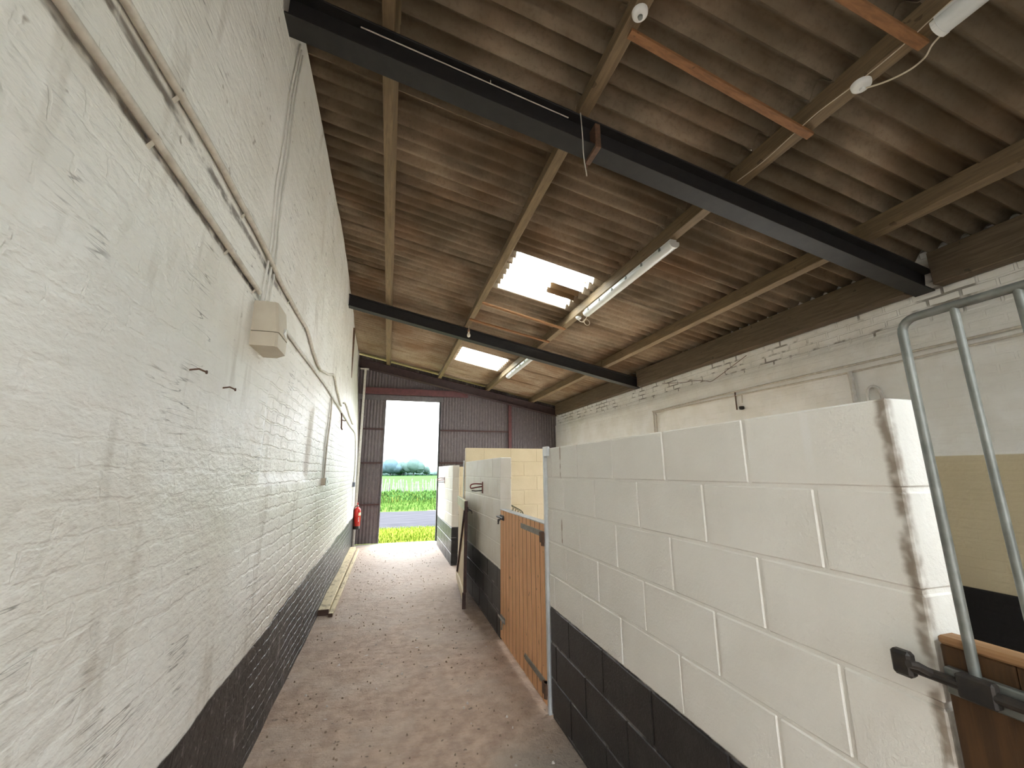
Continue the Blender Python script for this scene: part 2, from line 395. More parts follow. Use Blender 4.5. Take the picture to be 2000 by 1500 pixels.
def tag(o, label, cat, group=None, kind=None):
    o['label'] = label; o['category'] = cat
    if group: o['group'] = group
    if kind: o['kind'] = kind
    return o

def thing(name, label, cat, loc, group=None):
    o = bpy.data.objects.new(name, None); COL.objects.link(o); o.location = loc; o['_w'] = list(loc); o.empty_display_size = .1
    return tag(o, label, cat, group)

def struct(name, mb, mat, parent=None, smooth=False, fixn=True, label=None):
    o = obj(name, mb, mat, parent, smooth, keep=True, fixn=fixn)
    if parent is None: o['kind'] = 'structure'
    if label: o['label'] = label
    return o

def sstep(x, a, b):
    t = min(1, max(0, (x - a) / (b - a))); return t * t * (3 - 2 * t)

SL = .206                                   # roof fall per metre across
AL = math.atan(SL)
def roofz(x): return 4.295 - SL * x         # plane through the purlin undersides

# ------------------------------------------------------------------ walls
def xw(y, z):
    """face of the old left wall: bulges, leans back at the far top, bricked-up opening"""
    n = noise.noise(Vector((y * .7, z * .9, 3.1))) * .016 + noise.noise(Vector((y * 2.3, z * 2.6, 9.7))) * .006
    x = -.71 + n - .155 * sstep(y, 5.0, 10.4) * sstep(z, 1.6, 4.4)
    if 2.74 < y < 4.28 and 1.60 < z < 2.30:
        e = min(sstep(y, 2.74, 2.78), 1 - sstep(y, 4.24, 4.28), sstep(z, 1.60, 1.63), 1 - sstep(z, 2.2, 2.3))
        x -= .022 * e
    return x

mb = MB(); ys = np.arange(-3.2, 10.9001, .0352); zs = np.concatenate([np.arange(0, 4.62, .04), [4.66]])
ny, nz = len(ys), len(zs)
for y in ys:
    for z in zs:
        zz = min(z, roofz(xw(y, z)) + .16)
        mb.v.append((xw(y, z), y, zz))
for i in range(ny - 1):
    for j in range(nz - 1): mb.f.append((i * nz + j, i * nz + j + 1, (i + 1) * nz + j + 1, (i + 1) * nz + j))
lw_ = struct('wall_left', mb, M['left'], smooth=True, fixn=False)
mb = MB(); mb.box(-1.25, -1.0, -3.3, 10.95, 0, 4.75); struct('wall_core', mb, M['left'], lw_)

XR = 4.5
mb = MB(); ys = np.arange(-3.2, 10.9, .06); OPEN = [(3.35, 6.3), (6.95, 10.0)]; OZ = (.75, 2.15)      # unglazed openings out of view, added to light the middle
zs = [0, .3, .6, .75, 1.2, 1.77, 2.0, 2.15, 2.4, 2.6, 2.8, 2.925, 2.945, 3.05, 3.12, 3.19, 3.3, 3.46]
for y in ys:
    for k, z in enumerate(zs):
        n = noise.noise(Vector((y * 1.1, z * 1.3, 5))) * .012 + (.02 if z > 2.93 else 0)
        zt = z + 0
        mb.v.append((XR + n, y, zt))
nz = len(zs)
for i in range(len(ys) - 1):
    for j in range(nz - 1):
        ym = ys[i] + .03; zm = (zs[j] + zs[j + 1]) / 2
        if OZ[0] < zm < OZ[1] and any(a < ym < b for a, b in OPEN): continue
        mb.f.append((i * nz + j, (i + 1) * nz + j, (i + 1) * nz + j + 1, i * nz + j + 1))
rw_ = struct('wall_right', mb, M['right'], smooth=True, fixn=False)
mb = MB(); mb.box(XR + .04, XR + .25, -3.3, 10.95, OZ[1], 3.62); mb.box(XR + .04, XR + .25, -3.3, 10.95, 0, OZ[0])
for a, b in ((-3.3, OPEN[0][0]), (OPEN[0][1], OPEN[1][0]), (OPEN[1][1], 10.95)): mb.box(XR + .04, XR + .25, a, b, OZ[0], OZ[1])
struct('wall_core', mb, M['right'], rw_)

for k, (a, b) in enumerate(OPEN):
    mb = MB()
    for y0, y1, z0, z1 in ((a, b, OZ[0], OZ[0] + .05), (a, b, OZ[1] - .05, OZ[1]), (a, a + .05, OZ[0], OZ[1]), (b - .05, b, OZ[0], OZ[1]), ((a + b) / 2 - .03, (a + b) / 2 + .03, OZ[0], OZ[1])):
        mb.box(XR + .10, XR + .16, y0, y1, z0, z1, .003)
    struct('window_%d' % (6 + k), mb, M['cream_ply'])  # timber frames of the added light openings

# end wall of vertical corrugated sheet with the doorway left open
def corr_x(mb, x0, x1, z0, zt, y, pitch=.076, amp=.009):
    n = int((x1 - x0) / pitch * 8); vs = []; fs = []
    for i in range(n + 1):
        x = x0 + (x1 - x0) * i / n; yy = y + amp * math.cos(2 * math.pi * x / pitch)
        top = zt(x) if callable(zt) else zt
        for q in (0, .006): vs += [(x, yy + q, z0), (x, yy + q, top)]
    for i in range(n):
        a, b = i * 4, (i + 1) * 4
        fs += [(a, b, b + 1, a + 1), (a + 2, a + 3, b + 3, b + 2), (a, a + 2, b + 2, b), (a + 1, b + 1, b + 3, a + 3)]
    mb.add(vs, fs)
YE = 10.90; rt = lambda x: roofz(x) + .15
mb = MB()
corr_x(mb, -1.02, -.15, 0, 2.735, YE); corr_x(mb, -1.02, -.15, 2.70, 3.50, YE - .012)
corr_x(mb, -1.05, 1.75, 3.58, rt, YE - .004)
corr_x(mb, 1.21, 3.12, 0, 2.735, YE); corr_x(mb, 1.21, 3.12, 2.70, rt, YE - .012)
wall_end = struct('wall_end', mb, M['sheet'], smooth=True, fixn=False)
mb = MB(); corr_x(mb, 3.12, 4.62, 0, rt, YE + .02); struct('sheet_bay', mb, M['sheet_dark'], wall_end, smooth=True, fixn=False)
mb = MB(); mb.box(-1.02, 1.30, YE - .03, YE + .02, 3.465, 3.60, .004); struct('head_flashing', mb, M['flash'], wall_end)
for x0, x1, z in ((-.74, -.165, 2.725), (-.74, -.165, 1.89), (-.74, -.165, .90), (1.215, 3.10, 2.725), (1.215, 3.10, 1.89), (1.215, 3.10, .90)):
    mb = MB(); mb.box(x0, x1, YE - .045, YE - .012, z - .017, z + .017, .003); struct('sheeting_rail', mb, M['rail_rust'], wall_end)
mb = MB(); mb.box(3.09, 3.175, YE - .09, YE - .012, 0, 3.46, .004); struct('red_post', mb, M['oxide'], wall_end)
mb = MB(); mb.box(1.205, 1.245, YE - .06, YE + .03, 0, 3.465, .003); struct('trim_1', mb, M['steel'])
mb = MB(); mb.box(-.165, -.135, YE - .03, YE + .03, 0, 3.465, .003); struct('trim_2', mb, M['flash'])

# stall walls laid block by block
CO = .2275
def block_wall(mb, along, a0, a1, t0, t1, z0, courses, off=0.0, lift=0.0):
    for c in range(courses):
        zb = z0 + c * CO; o = off + (.225 if c % 2 else 0)
        k = math.floor((a0 - o) / .45); s = k * .45 + o
        while s < a1 - 1e-6:
            p, q = max(s, a0), min(s + .45, a1)
            if q - p > .012:
                g = .0055; j = random.uniform(-.0012, .0012)
                lo, hi = p + (g if p > a0 else 0), q - (g if q < a1 else 0)
                if along == 'y': mb.box(t0 + j, t1 + j, lo, hi, zb + g, zb + CO - g, .004)
                else: mb.box(lo, hi, t0 + j, t1 + j, zb + g, zb + CO - g, .004)
            s += .45
    m = .0045
    if along == 'y': mb.box(t0 + m, t1 - m, a0 + m, a1 - m, 0, z0 + courses * CO - m)
    else: mb.box(a0 + m, a1 - m, t0 + m, t1 - m, 0, z0 + courses * CO - m)
XS, TS = 1.18, .125
mb = MB(); block_wall(mb, 'y', .71, 3.05, XS, XS + TS, .02, 8, .03)
struct('wall_stall_1', mb, M['block'], label='long cream block stall wall with black base, nearest the camera')
mb = MB(); block_wall(mb, 'y', 4.47, 6.62, XS, XS + TS, 0.0, 8, .10)
struct('wall_stall_2', mb, M['block_low'], label='cream block stall wall behind the tan stall door')
mb = MB(); block_wall(mb, 'y', 8.0, 10.35, XS, XS + TS, -.03, 8, .2)
struct('wall_stall_3', mb, M['block_low'], label='white block stall wall beside the open doorway')
mb = MB(); block_wall(mb, 'y', -2.9, -.74, XS, XS + TS, .02, 8, .1)
struct('wall_stall_4', mb, M['block_low'])
mb = MB(); block_wall(mb, 'x', XS, 4.49, 6.62, 6.72, -.005, 9, .12)
struct('wall_partition_2', mb, M['beige'], label='beige block partition across the stalls')
mb = MB(); block_wall(mb, 'x', XS + TS, 4.49, 2.95, 3.05, .02, 8, .12)
struct('wall_partition_1', mb, M['beige'])
mb = MB(); block_wall(mb, 'x', XS + TS, 4.49, 10.25, 10.35, -.03, 8, .12)
struct('wall_partition_3', mb, M['beige'])

# rear wall behind the camera, its doorway added to let light in
mb = MB(); corr_x(mb, -1.0, -.2, 0, rt, -3.25); corr_x(mb, 1.5, 4.7, 0, rt, -3.25); corr_x(mb, -.2, 1.5, 3.2, rt, -3.25)
struct('wall_rear', mb, M['sheet'], smooth=True, fixn=False)

# floor with slight undulation
mb = MB(); fx = np.arange(-1.0, 4.61, .1); fy = np.arange(-3.4, 10.96, .1)
for x in fx:
    for y in fy:
        d = min(1, max(0, (x + .62) / .3)) * min(1, max(0, (1.1 - x) / .3))
        mb.v.append((x, y, -.004 + .004 * noise.noise(Vector((x * 2.2, y * 2.2, 0))) * d))
for i in range(len(fx) - 1):
    for j in range(len(fy) - 1):
        a = i * len(fy) + j; b = a + len(fy); mb.f.append((a, b, b + 1, a + 1))
mb.box(-1.0, 4.6, -3.4, 10.95, -.2, -.02)
struct('floor', mb, M['floor'], smooth=True, fixn=False)

# ------------------------------------------------------------------ roof
PIT = .146
def sheet(mb, x0, x1, y0, y1, lift=0.0, tilt=0.0, amp=.042, nseg=14):
    n = max(2, int((y1 - y0) / PIT * nseg)); vs = []; fs = []
    for i in range(n + 1):
        y = y0 + (y1 - y0) * i / n; w = amp * (2 * (.5 + .5 * math.cos(2 * math.pi * (y - 2.80) / PIT)) ** .8 - 1) + tilt * (y - y0) / (y1 - y0)
        for q in (0, .007):
            for x in (x0, x1): vs.append((x, y, roofz(x) + .203 + w + lift + q))
    for i in range(n):
        a, b = i * 4, (i + 1) * 4
        fs += [(a, a + 1, b + 1, b), (a + 2, b + 2, b + 3, a + 3), (a, b, b + 2, a + 2), (a + 1, a + 3, b + 3, b + 1)]
    mb.add(vs, fs)
W = 7 * PIT
SKY1, SKY2 = (4.22, 5.20), (8.13, 9.14)
mb = MB()
strips = [(-1.2, 1.23, 0), (1.15, 2.51, -.010), (2.43, 4.75, -.020)]
for si, (x0, x1, lf) in enumerate(strips):
    holes = [SKY1, SKY2, (-2.1, -1.4)] if si == 1 else [(-2.1, -1.4)]
    y = -3.3 + .3 * si
    while y < 11.0:
        a, b = y, min(y + W + .05, 11.05); segs = [(a, b)]
        for h0, h1 in holes:
            ns = []
            for p, q in segs:
                if q <= h0 or p >= h1: ns.append((p, q))
                else:
                    if p < h0: ns.append((p, h0))
                    if q > h1: ns.append((h1, q))
            segs = ns
        for p, q in segs:
            if q - p > .02: sheet(mb, x0, x1, p, q, lf, .024 * (q - p) / W)
        y += W
for h in (SKY1, SKY2): sheet(mb, 2.345, 2.51, h[0] - .03, h[1] + .03, -.012)
for h in (SKY1, SKY2): sheet(mb, 1.15, 1.335, h[0] - .03, h[1] + .03, -.012)
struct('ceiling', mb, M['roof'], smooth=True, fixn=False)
for k, (h, nm) in enumerate(((SKY1, 'window_1'), (SKY2, 'window_2'))):
    mb = MB(); sheet(mb, 1.25, 2.44, h[0] - .05, h[1] + .05, .012)
    o = struct(nm, mb, M['sky'], smooth=True, fixn=False)
    o['label'] = ('clear corrugated rooflight sheet patched with brown dirt' if k == 0 else 'clean clear corrugated rooflight sheet near the end wall')
for h, nm, x0, x1 in (((-2.1, -1.4), 'window_3', 1.25, 2.44), ((-2.1, -1.4), 'window_4', 2.40, 4.72), ((-2.1, -1.4), 'window_5', -.95, 1.26)):
    mb = MB(); sheet(mb, x0, x1, h[0] - .05, h[1] + .05, .014); struct(nm, mb, M['sky'], smooth=True, fixn=False)  # unseen rooflights behind the camera, added for fill light

# timber purlins: a length per bay, resting on the steel rafters
BAYS = [(-3.2, 2.215, 'in the bay overhead'), (2.215, 6.665, 'in the middle bay'), (6.665, 10.88, 'in the far bay')]
LINES = [(-.105, 'high beside the left wall'), (1.197, 'along the upper edge of the rooflights'), (2.49, 'carrying the strip lights'), (3.762, 'nearer the right wall than the strip lights')]
ca, sa = math.cos(AL), math.sin(AL)
def slope_box(mb, xr, w, y0, y1, n0, n1, c=.004):
    """box under the roof slope: right-bottom edge at x = xr, n = height above the purlin underside plane"""
    zr = roofz(xr)
    def fn(p): return (xr + p[0] * ca + p[2] * sa, p[1], zr - p[0] * sa + p[2] * ca)
    mb.box(-w, 0, y0, y1, n0, n1, c, fn)
for li, (xr, ld) in enumerate(LINES):
    for bi, (y0, y1, bd) in enumerate(BAYS):
        mb = MB(); sag = random.uniform(-.006, .006)
        slope_box(mb, xr + sag, .078 + random.uniform(-.003, .004), y0 + .002, y1 - .002, 0.002, .155)
        o = obj('roof_purlin', mb, M['purlin'])
        tag(o, 'brown timber purlin %s, %s' % (ld, bd), 'roof timber', 'timber roof purlins')
for bi, (y0, y1, bd) in enumerate(BAYS):
    mb = MB(); mb.box(4.37, 4.50, y0 + (.10 if bi else .002), y1 - (.10 if bi < 2 else .30), 3.20, 3.495, .006)
    tag(obj('wall_plate', mb, M['plate'], None), 'dark timber along the right wall top, %s' % bd, 'roof timber', 'timber plates on the right wall', 'thing')

# steel rafters (I section, following the slope)
def rafter(name, y0, y1, depth, mat, x0=-.72, x1=4.50):
    mb = MB(); ym = (y0 + y1) / 2; L = (x1 - x0) / ca
    zr = roofz(x1)
    def fn(p): return (x1 + p[0] * ca + p[2] * sa, p[1], zr - p[0] * sa + p[2] * ca)
    mb.box(-L, 0, y0, y1, -.013, 0, .002, fn); mb.box(-L, 0, y0, y1, -depth, -depth + .013, .002, fn)
    mb.box(-L, 0, ym - .006, ym + .006, -depth + .011, -.011, 0, fn)
    return obj(name, mb, mat)
rf1 = rafter('steel_rafter', 2.15, 2.295, .20, M['steel'], -.74)
tag(rf1, 'black steel roof beam crossing closest to the camera', 'steel beam', 'steel roof beams', 'thing')
rf2 = rafter('steel_rafter', 6.60, 6.735, .19, M['steel'], -.78)
tag(rf2, 'black steel roof beam crossing between the two rooflights', 'steel beam', 'steel roof beams', 'thing')
rf3 = rafter('steel_rafter', 10.62, 10.795, .20, M['red_steel'], -.80, 4.49)
tag(rf3, 'purple brown steel roof beam against the corrugated end wall', 'steel beam', 'steel roof beams', 'thing')
mb = MB(); mb.box(1.235, 1.275, 2.135, 2.310, roofz(1.25) - .225, roofz(1.25) - .035, .004); mb.tube([(1.255, 2.31, roofz(1.25) - .21), (1.255, 2.35, roofz(1.25) - .235)], .012, 8)
obj('splice_clip', mb, M['rust'], rf1)
# door head lintel and corner stanchion
mb = MB(); mb.box(-.70, 1.95, YE - .100, YE - .092, 3.61, 3.772, .002); mb.box(-.70, 1.95, YE - .094, YE - .035, 3.61, 3.622, .002); mb.box(-.70, 1.95, YE - .094, YE - .035, 3.76, 3.772, .002)
tag(obj('steel_lintel', mb, M['oxide']), 'red oxide steel channel over the tall doorway', 'steel lintel', None, 'thing')
mb = MB(); mb.box(-.70, -.655, 10.58, 10.592, 0, 4.19, .002); mb.box(-.70, -.655, 10.70, 10.712, 0, 4.19, .002); mb.box(-.695, -.685, 10.59, 10.702, 0, 4.19)
col_ = tag(obj('steel_stanchion', mb, M['white_paint']), 'white painted steel column in the corner of left wall and end wall', 'steel column', None, 'thing')
mb = MB(); mb.box(-.80, -.60, 10.56, 10.73, 4.185, 4.20, .002); obj('cap_plate', mb, M['white_paint'], col_)
# brown timber set upright in the slot of the left wall
mb = MB(); mb.box(-.90, -.775, 8.30, 8.36, 3.45, 4.46, .006)
tag(obj('slot_timber', mb, M['slot']), 'narrow brown upright timber let into the top of the left wall', 'timber', None, 'thing')

# orange battens nailed under the purlins
for (y, x0, x1, lb, dy) in ((5.49, 1.17, 2.47, 'bright orange batten under the purlins beside the dirty rooflight', .03),
                        (6.15, 1.12, 2.47, 'dull batten under the purlins just before the second steel beam', -.02),
                        (1.63, 1.16, 2.50, 'orange brown batten near the black steel beam closest to the camera', .04),
                        (1.03, 1.16, 2.50, 'brown batten ending beside the strip light over the camera', 0)):
    mb = MB(); zr = roofz(x1); L = (x1 - x0) / ca
    def fn(p): return (x1 + p[0] * ca + p[2] * sa, p[1] + dy * p[0], zr - p[0] * sa + p[2] * ca)
    mb.box(-L, 0, y - .025, y + .025, -.022, -.001, .002, fn)
    tag(obj('roof_batten', mb, M['batten']), lb, 'batten', 'battens under the purlins')

# ------------------------------------------------------------------ lights and cables on the roof
def strip_light(y0, y1, label, xoff=0):
    xc = 2.452 + xoff; z1 = roofz(xc) - .004
    t = thing('strip_light', label, 'strip light', (xc, (y0 + y1) / 2, z1 - .10), 'strip lights on the timber purlin')
    mb = MB(); mb.box(xc - .035, xc + .035, y0 + .01, y1 - .01, z1 - .035, z1, .003); obj('housing', mb, M['white_plastic'], t)
    prof = []
    for k in range(13):
        a = math.pi * k / 12; prof.append((xc - .052 * math.cos(a), z1 - .036 - .052 * (math.sin(a) ** .7)))
    prof = [(xc - .048, z1 - .028)] + prof + [(xc + .048, z1 - .028)]
    mb = MB(); mb.prism(prof, lambda p: (p[0], y0 + .018, p[1]), lambda p: (p[0], y1 - .018, p[1])); obj('diffuser', mb, M['opal'], t, True)
    for ya, yb in ((y0, y0 + .02), (y1 - .02, y1)):
        pr = [(xc + (p[0] - xc) * 1.05, z1 - (z1 - p[1]) * 1.03) for p in prof]
        mb = MB(); mb.prism(pr, lambda p: (p[0], ya, p[1]), lambda p: (p[0], yb, p[1])); obj('end_cap', mb, M['white_plastic'], t)
    n = 6
    for k in range(n):
        y = y0 + (y1 - y0) * (k + .5) / n
        for s in (-1, 1):
            mb = MB(); mb.box(xc + s * .056 - .005, xc + s * .056 + .005, y - .012, y + .012, z1 - .056, z1 - .026, .001); obj('clip', mb, M['galv_dull'], t)
    return t
strip_light(2.92, 4.74, 'long white strip light beside the dirty rooflight')
strip_light(6.86, 8.63, 'small distant white strip light beyond the second steel beam', .01)
strip_light(-.88, .945, 'white strip light cut off by the top right picture edge', -.02)

def rose(x, y, label, r=.048, broken=False):
    z = roofz(x) - .002
    t = thing('ceiling_rose', label, 'ceiling rose', (x, y, z - .035), 'white ceiling roses on the purlins')
    mb = MB(); mb.lathe([(.004, -.034), (r * .72, -.032), (r * .95, -.022), (r, -.008), (r, 0)], (x, y, z), n=24); obj('cover', mb, M['white_plastic'], t, True)
    mb = MB(); mb.lathe([(.012, -.046), (.014, -.03)], (x, y, z), n=14); obj('flex_gland', mb, M['galv_dull'] if broken else M['white_plastic'], t)
rose(2.44, 1.285, 'white ceiling rose with a curved flex to the strip light above the camera')
rose(1.155, 1.47, 'chipped white rose on the purlin near the top middle of the picture', .042, True)
rose(2.455, 4.99, 'small white rose with a looped flex at the end of the long strip light', .042)
def smooth_pts(P, n=6):
    P = [Vector(p) for p in P]; out = []
    for i in range(len(P) - 1):
        a, b, c, d = P[max(i - 1, 0)], P[i], P[i + 1], P[min(i + 2, len(P) - 1)]
        for k in range(n):
            t = k / n; out.append(.5 * ((2 * b) + (c - a) * t + (2 * a - 5 * b + 4 * c - d) * t * t + (3 * b - a - 3 * c + d) * t ** 3))
    out.append(P[-1]); return out
mb = MB(); mb.tube(smooth_pts([(2.445, 1.27, 3.745), (2.50, 1.20, 3.735), (2.535, 1.12, 3.73), (2.525, 1.05, 3.725), (2.47, .99, 3.715), (2.445, .94, 3.71)]), .0045, 8)
tag(obj('light_flex', mb, M['flex'], smooth=True), 'pale flex curving from the ceiling rose to the strip light overhead', 'cable')
loop = [(2.455, 4.985, 3.735), (2.47, 4.95, 3.70), (2.50, 4.93, 3.70)]
loop += [(2.545 + .048 * math.cos(a) , 4.93 + .02 * math.sin(a * .5), 3.695 + .048 * math.sin(a)) for a in [math.pi - k * 2 * math.pi / 14 for k in range(0, 15)]]
loop += [(2.49, 4.86, 3.70), (2.47, 4.76, 3.715), (2.455, 4.735, 3.735)]
mb = MB(); mb.tube(smooth_pts(loop, 3), .0045, 8)
tag(obj('light_flex', mb, M['flex'], smooth=True), 'pale flex coiled in a loop at the far end of the long strip light', 'cable')
mb = MB(); mb.tube(smooth_pts([(2.41 + .012 * math.sin(k * 1.7), 2.13 - k * .21, roofz(2.41) - .006 + .003 * math.cos(k * 2.1)) for k in range(10)], 4), .003, 6)
tag(obj('thin_wire', mb, M['flex']), 'thin wire running along the purlin past the ceiling rose overhead', 'cable')
mb = MB(); mb.tube([(x, 2.143, roofz(x) - .085) for x in (-.3, .2, .6, 1.04)], .004, 6); mb.tube([(.5, 2.143, roofz(.5) - .085), (.5, 2.146, roofz(.5) - .055)], .003, 6)
tag(obj('beam_cable', mb, M['pipe_grey']), 'thin pale cable clipped along the black steel beam closest to the camera', 'cable')
mb = MB(); mb.tube(smooth_pts([(1.128, 2.135, 4.052), (1.13, 2.125, 3.85), (1.132, 2.128, 3.72), (1.150, 2.13, 3.56)]), .004, 6)
tag(obj('pull_cord', mb, M['cord']), 'frayed pale cord dangling from the purlin at the near steel beam', 'cord')
# bare bulb
xb, yb, zb = 1.168, 6.50, roofz(1.168)
t = thing('pendant_bulb', 'bare frosted bulb hanging from the purlin at the middle steel beam', 'light bulb', (xb, yb, zb - .2))
mb = MB(); mb.tube([(xb, yb, zb), (xb + .003, yb, zb - .06)], .004, 6); obj('flex', mb, M['flex'], t)
mb = MB(); mb.lathe([(.009, -.055), (.017, -.06), (.018, -.085), (.02, -.088), (.02, -.102), (.015, -.106)][::-1], (xb, yb, zb), n=16); obj('lamp_holder', mb, M['bakelite'], t, True)
mb = MB(); mb.lathe([(.012, -.10), (.013, -.112), (.02, -.13), (.028, -.15), (.030, -.166), (.025, -.184), (.012, -.195), (.002, -.197)][::-1], (xb, yb, zb), n=18); obj('bulb_glass', mb, M['bulb'], t, True)

# ------------------------------------------------------------------ pipes and boxes on the left wall
def on_wall(pts, r, off=.0, step=.12):
    """lay a run (y, z) on the wall face"""
    P = [Vector((0, y, z)) for y, z in pts]; out = []
    for a, b in zip(P[:-1], P[1:]):
        n = max(1, int((b - a).length / step))
        for k in range(n): out.append(a.lerp(b, k / n))
    out.append(P[-1])
    res = []
    for p in out:
        xm = max(xw(p.y + dy, p.z + dz) for dy in (-.04, 0, .04) for dz in (-.03, 0, .03))
        res.append((xm + r + off, p.y, p.z))
    return res
def saddle(parent, y, z, r, vert=False):
    x = max(xw(y, z), xw(y + .03, z)) + r
    mb = MB()
    pts = [(x - r, (1, 1)), ]
    arc = [(math.cos(a), math.sin(a)) for a in [math.pi * k / 6 - math.pi / 2 for k in range(7)]]
    R = r + .0025; w = .009
    prof = [(x - r + .001, -2.2 * R)] + [(x + R * c, R * s_) for c, s_ in arc] + [(x - r + .001, 2.2 * R)]
    vs = []
    for q in (-w, w):
        for px, pz in prof: vs.append((px, y + (pz if vert else q), z + (q if vert else pz)))
    n = len(prof); fs = [(i, i + 1, n + i + 1, n + i) for i in range(n - 1)]
    mb.add(vs, fs); obj('saddle', mb, M['pipe_grey'], parent)
def conduit(label, pts, r, mat, saddles=(), cat='conduit pipe', name='conduit_pipe', off=.002, vert=False):
    W_ = on_wall(pts, r, off); base = W_[0]
    t = thing(name, label, cat, base, 'surface pipes on the left wall')
    mb = MB(); mb.tube(smooth_pts(W_, 2), r, 10); obj('pipe', mb, mat, t, True)
    for y, z in saddles: saddle(t, y, z, r, vert)
    return t
conduit('upper painted pipe running along the left wall to a bent end', [(.2, 2.80), (1.04, 2.812), (1.68, 2.832), (2.19, 2.822), (2.45, 2.815), (2.67, 2.80), (3.47, 2.80), (3.62, 2.775), (3.80, 2.714), (4.05, 2.66), (4.30, 2.648), (4.8, 2.72), (5.25, 2.815), (5.42, 2.81), (5.66, 2.71), (6.2, 2.60), (6.35, 2.605)], .013, M['pipe_grey'],
        [(1.32, 2.824), (1.95, 2.83), (2.9, 2.80), (3.42, 2.80), (4.31, 2.65)])
conduit('lower painted pipe on the left wall running into the beige box', [(.2, 2.60), (.887, 2.598), (1.62, 2.592), (2.30, 2.585)], .013, M['pipe_grey'], [(1.25, 2.597), (1.85, 2.59), (2.24, 2.586)])
conduit('painted pipe from the beige box along the left wall down to the corner', [(2.62, 2.58), (3.03, 2.576), (3.68, 2.572), (4.85, 2.572), (5.30, 2.556), (6.6, 2.53), (7.9, 2.50), (8.9, 2.50), (9.45, 2.48), (9.62, 2.36), (9.66, 1.7), (9.68, 1.45)], .012, M['white_paint'], [(3.3, 2.574), (4.4, 2.572), (6.9, 2.525), (8.2, 2.5)])
for k, (dy, yb_, lb) in enumerate(((0, 2.37, 'first cable'), (.08, 2.44, 'second cable'), (.16, 2.52, 'third cable'))):
    conduit('white cable rising from the beige box up the left wall, %s counting from the camera' % lb.split()[0],
            [(yb_, 2.56), (2.38 + dy * .9, 2.9), (2.345 + dy * .8, 3.29), (2.42 + dy * .7, 3.92), (2.50 + dy * .5, 4.43)], .006, M['cable_white'], (), 'cable', 'wall_cable')
t = conduit('vertical pipe dropping to the small square switch on the left wall', [(5.31, 2.54), (5.29, 2.03), (5.30, 1.60)], .010, M['pipe_grey'], [(5.30, 2.3), (5.285, 1.95)], vert=True)
conduit('thin cable beside the pipe dropping to the wall switch', [(5.20, 2.52), (5.17, 2.03), (5.19, 1.60)], .005, M['white_paint'], (), 'cable', 'wall_cable')
xs_ = xw(5.28, 1.56)
t = thing('wall_switch', 'small square switch box at the foot of the vertical pipe', 'switch', (xs_, 5.26, 1.51))
mb = MB(); mb.box(xs_ - .01, xs_ + .045, 5.18, 5.34, 1.52, 1.60, .004); obj('back_box', mb, M['box'], t)
mb = MB(); mb.box(xs_ + .045, xs_ + .056, 5.175, 5.345, 1.515, 1.605, .003); f = obj('face_plate', mb, M['white_plastic'], t)
mb = MB(); mb.box(xs_ + .056, xs_ + .062, 5.25, 5.28, 1.545, 1.575, .001); obj('rocker', mb, M['white_plastic'], f)
# dangling pieces towards the far end
conduit('short bent pipe end with a hooked tip on the far left wall', [(6.70, 2.70), (6.9, 2.735), (7.2, 2.73), (7.8, 2.66), (8.7, 2.60), (8.95, 2.63)], .012, M['pipe_grey'], [(7.3, 2.72)])
t = thing('iron_bracket', 'rusty forked iron hanging below the pipe on the left wall', 'bracket', (xw(6.5, 2.3) + .02, 6.5, 2.28))
xk = xw(6.5, 2.4) + .012
mb = MB(); mb.tube([(xk, 6.51, 2.52), (xk + .01, 6.51, 2.40), (xk + .015, 6.50, 2.30), (xk + .03, 6.47, 2.275)], .010, 8); obj('shank', mb, M['rust'], t)
mb = MB(); mb.tube([(xk + .01, 6.51, 2.42), (xk + .03, 6.70, 2.43), (xk + .03, 6.85, 2.45)], .010, 8); obj('prong', mb, M['rust'], t)
t = conduit('thin cable running down the far corner past the fire extinguisher', [(9.72, 1.46), (9.75, 1.1), (9.8, .95)], .006, M['white_paint'], (), 'cable', 'wall_cable')
xs_ = xw(9.68, 1.4)
t = thing('junction_box', 'small grey blue box on the cable in the far left corner', 'junction box', (xs_, 9.68, 1.38))
mb = MB(); mb.box(xs_ - .01, xs_ + .045, 9.60, 9.76, 1.36, 1.46, .005); obj('enclosure', mb, simple('grey_blue_plastic', (.20, .22, .30), None, .5), t)
mb = MB(); mb.box(xs_ + .045, xs_ + .052, 9.605, 9.755, 1.365, 1.455, .002); obj('lid', mb, simple('grey_blue_lid', (.24, .26, .34), None, .45), t)
for y, z, l, lb in ((1.74, 2.03, .05, 'rusty nail sticking out of the left wall below the lower pipe'), (2.06, 2.025, .045, 'bent rusty nail in the left wall below the beige box')):
    x = xw(y, z); mb = MB(); mb.tube([(x - .01, y, z), (x + l * .6, y - .004, z + .006), (x + l, y + .01, z - .002)], .0035, 8); mb.lathe([(.007, -.002), (.007, .002)], (x + l, y + .01, z - .002), 'x', 8)
    tag(obj('wall_nail', mb, M['rust']), lb, 'nail', 'nails in the left wall')
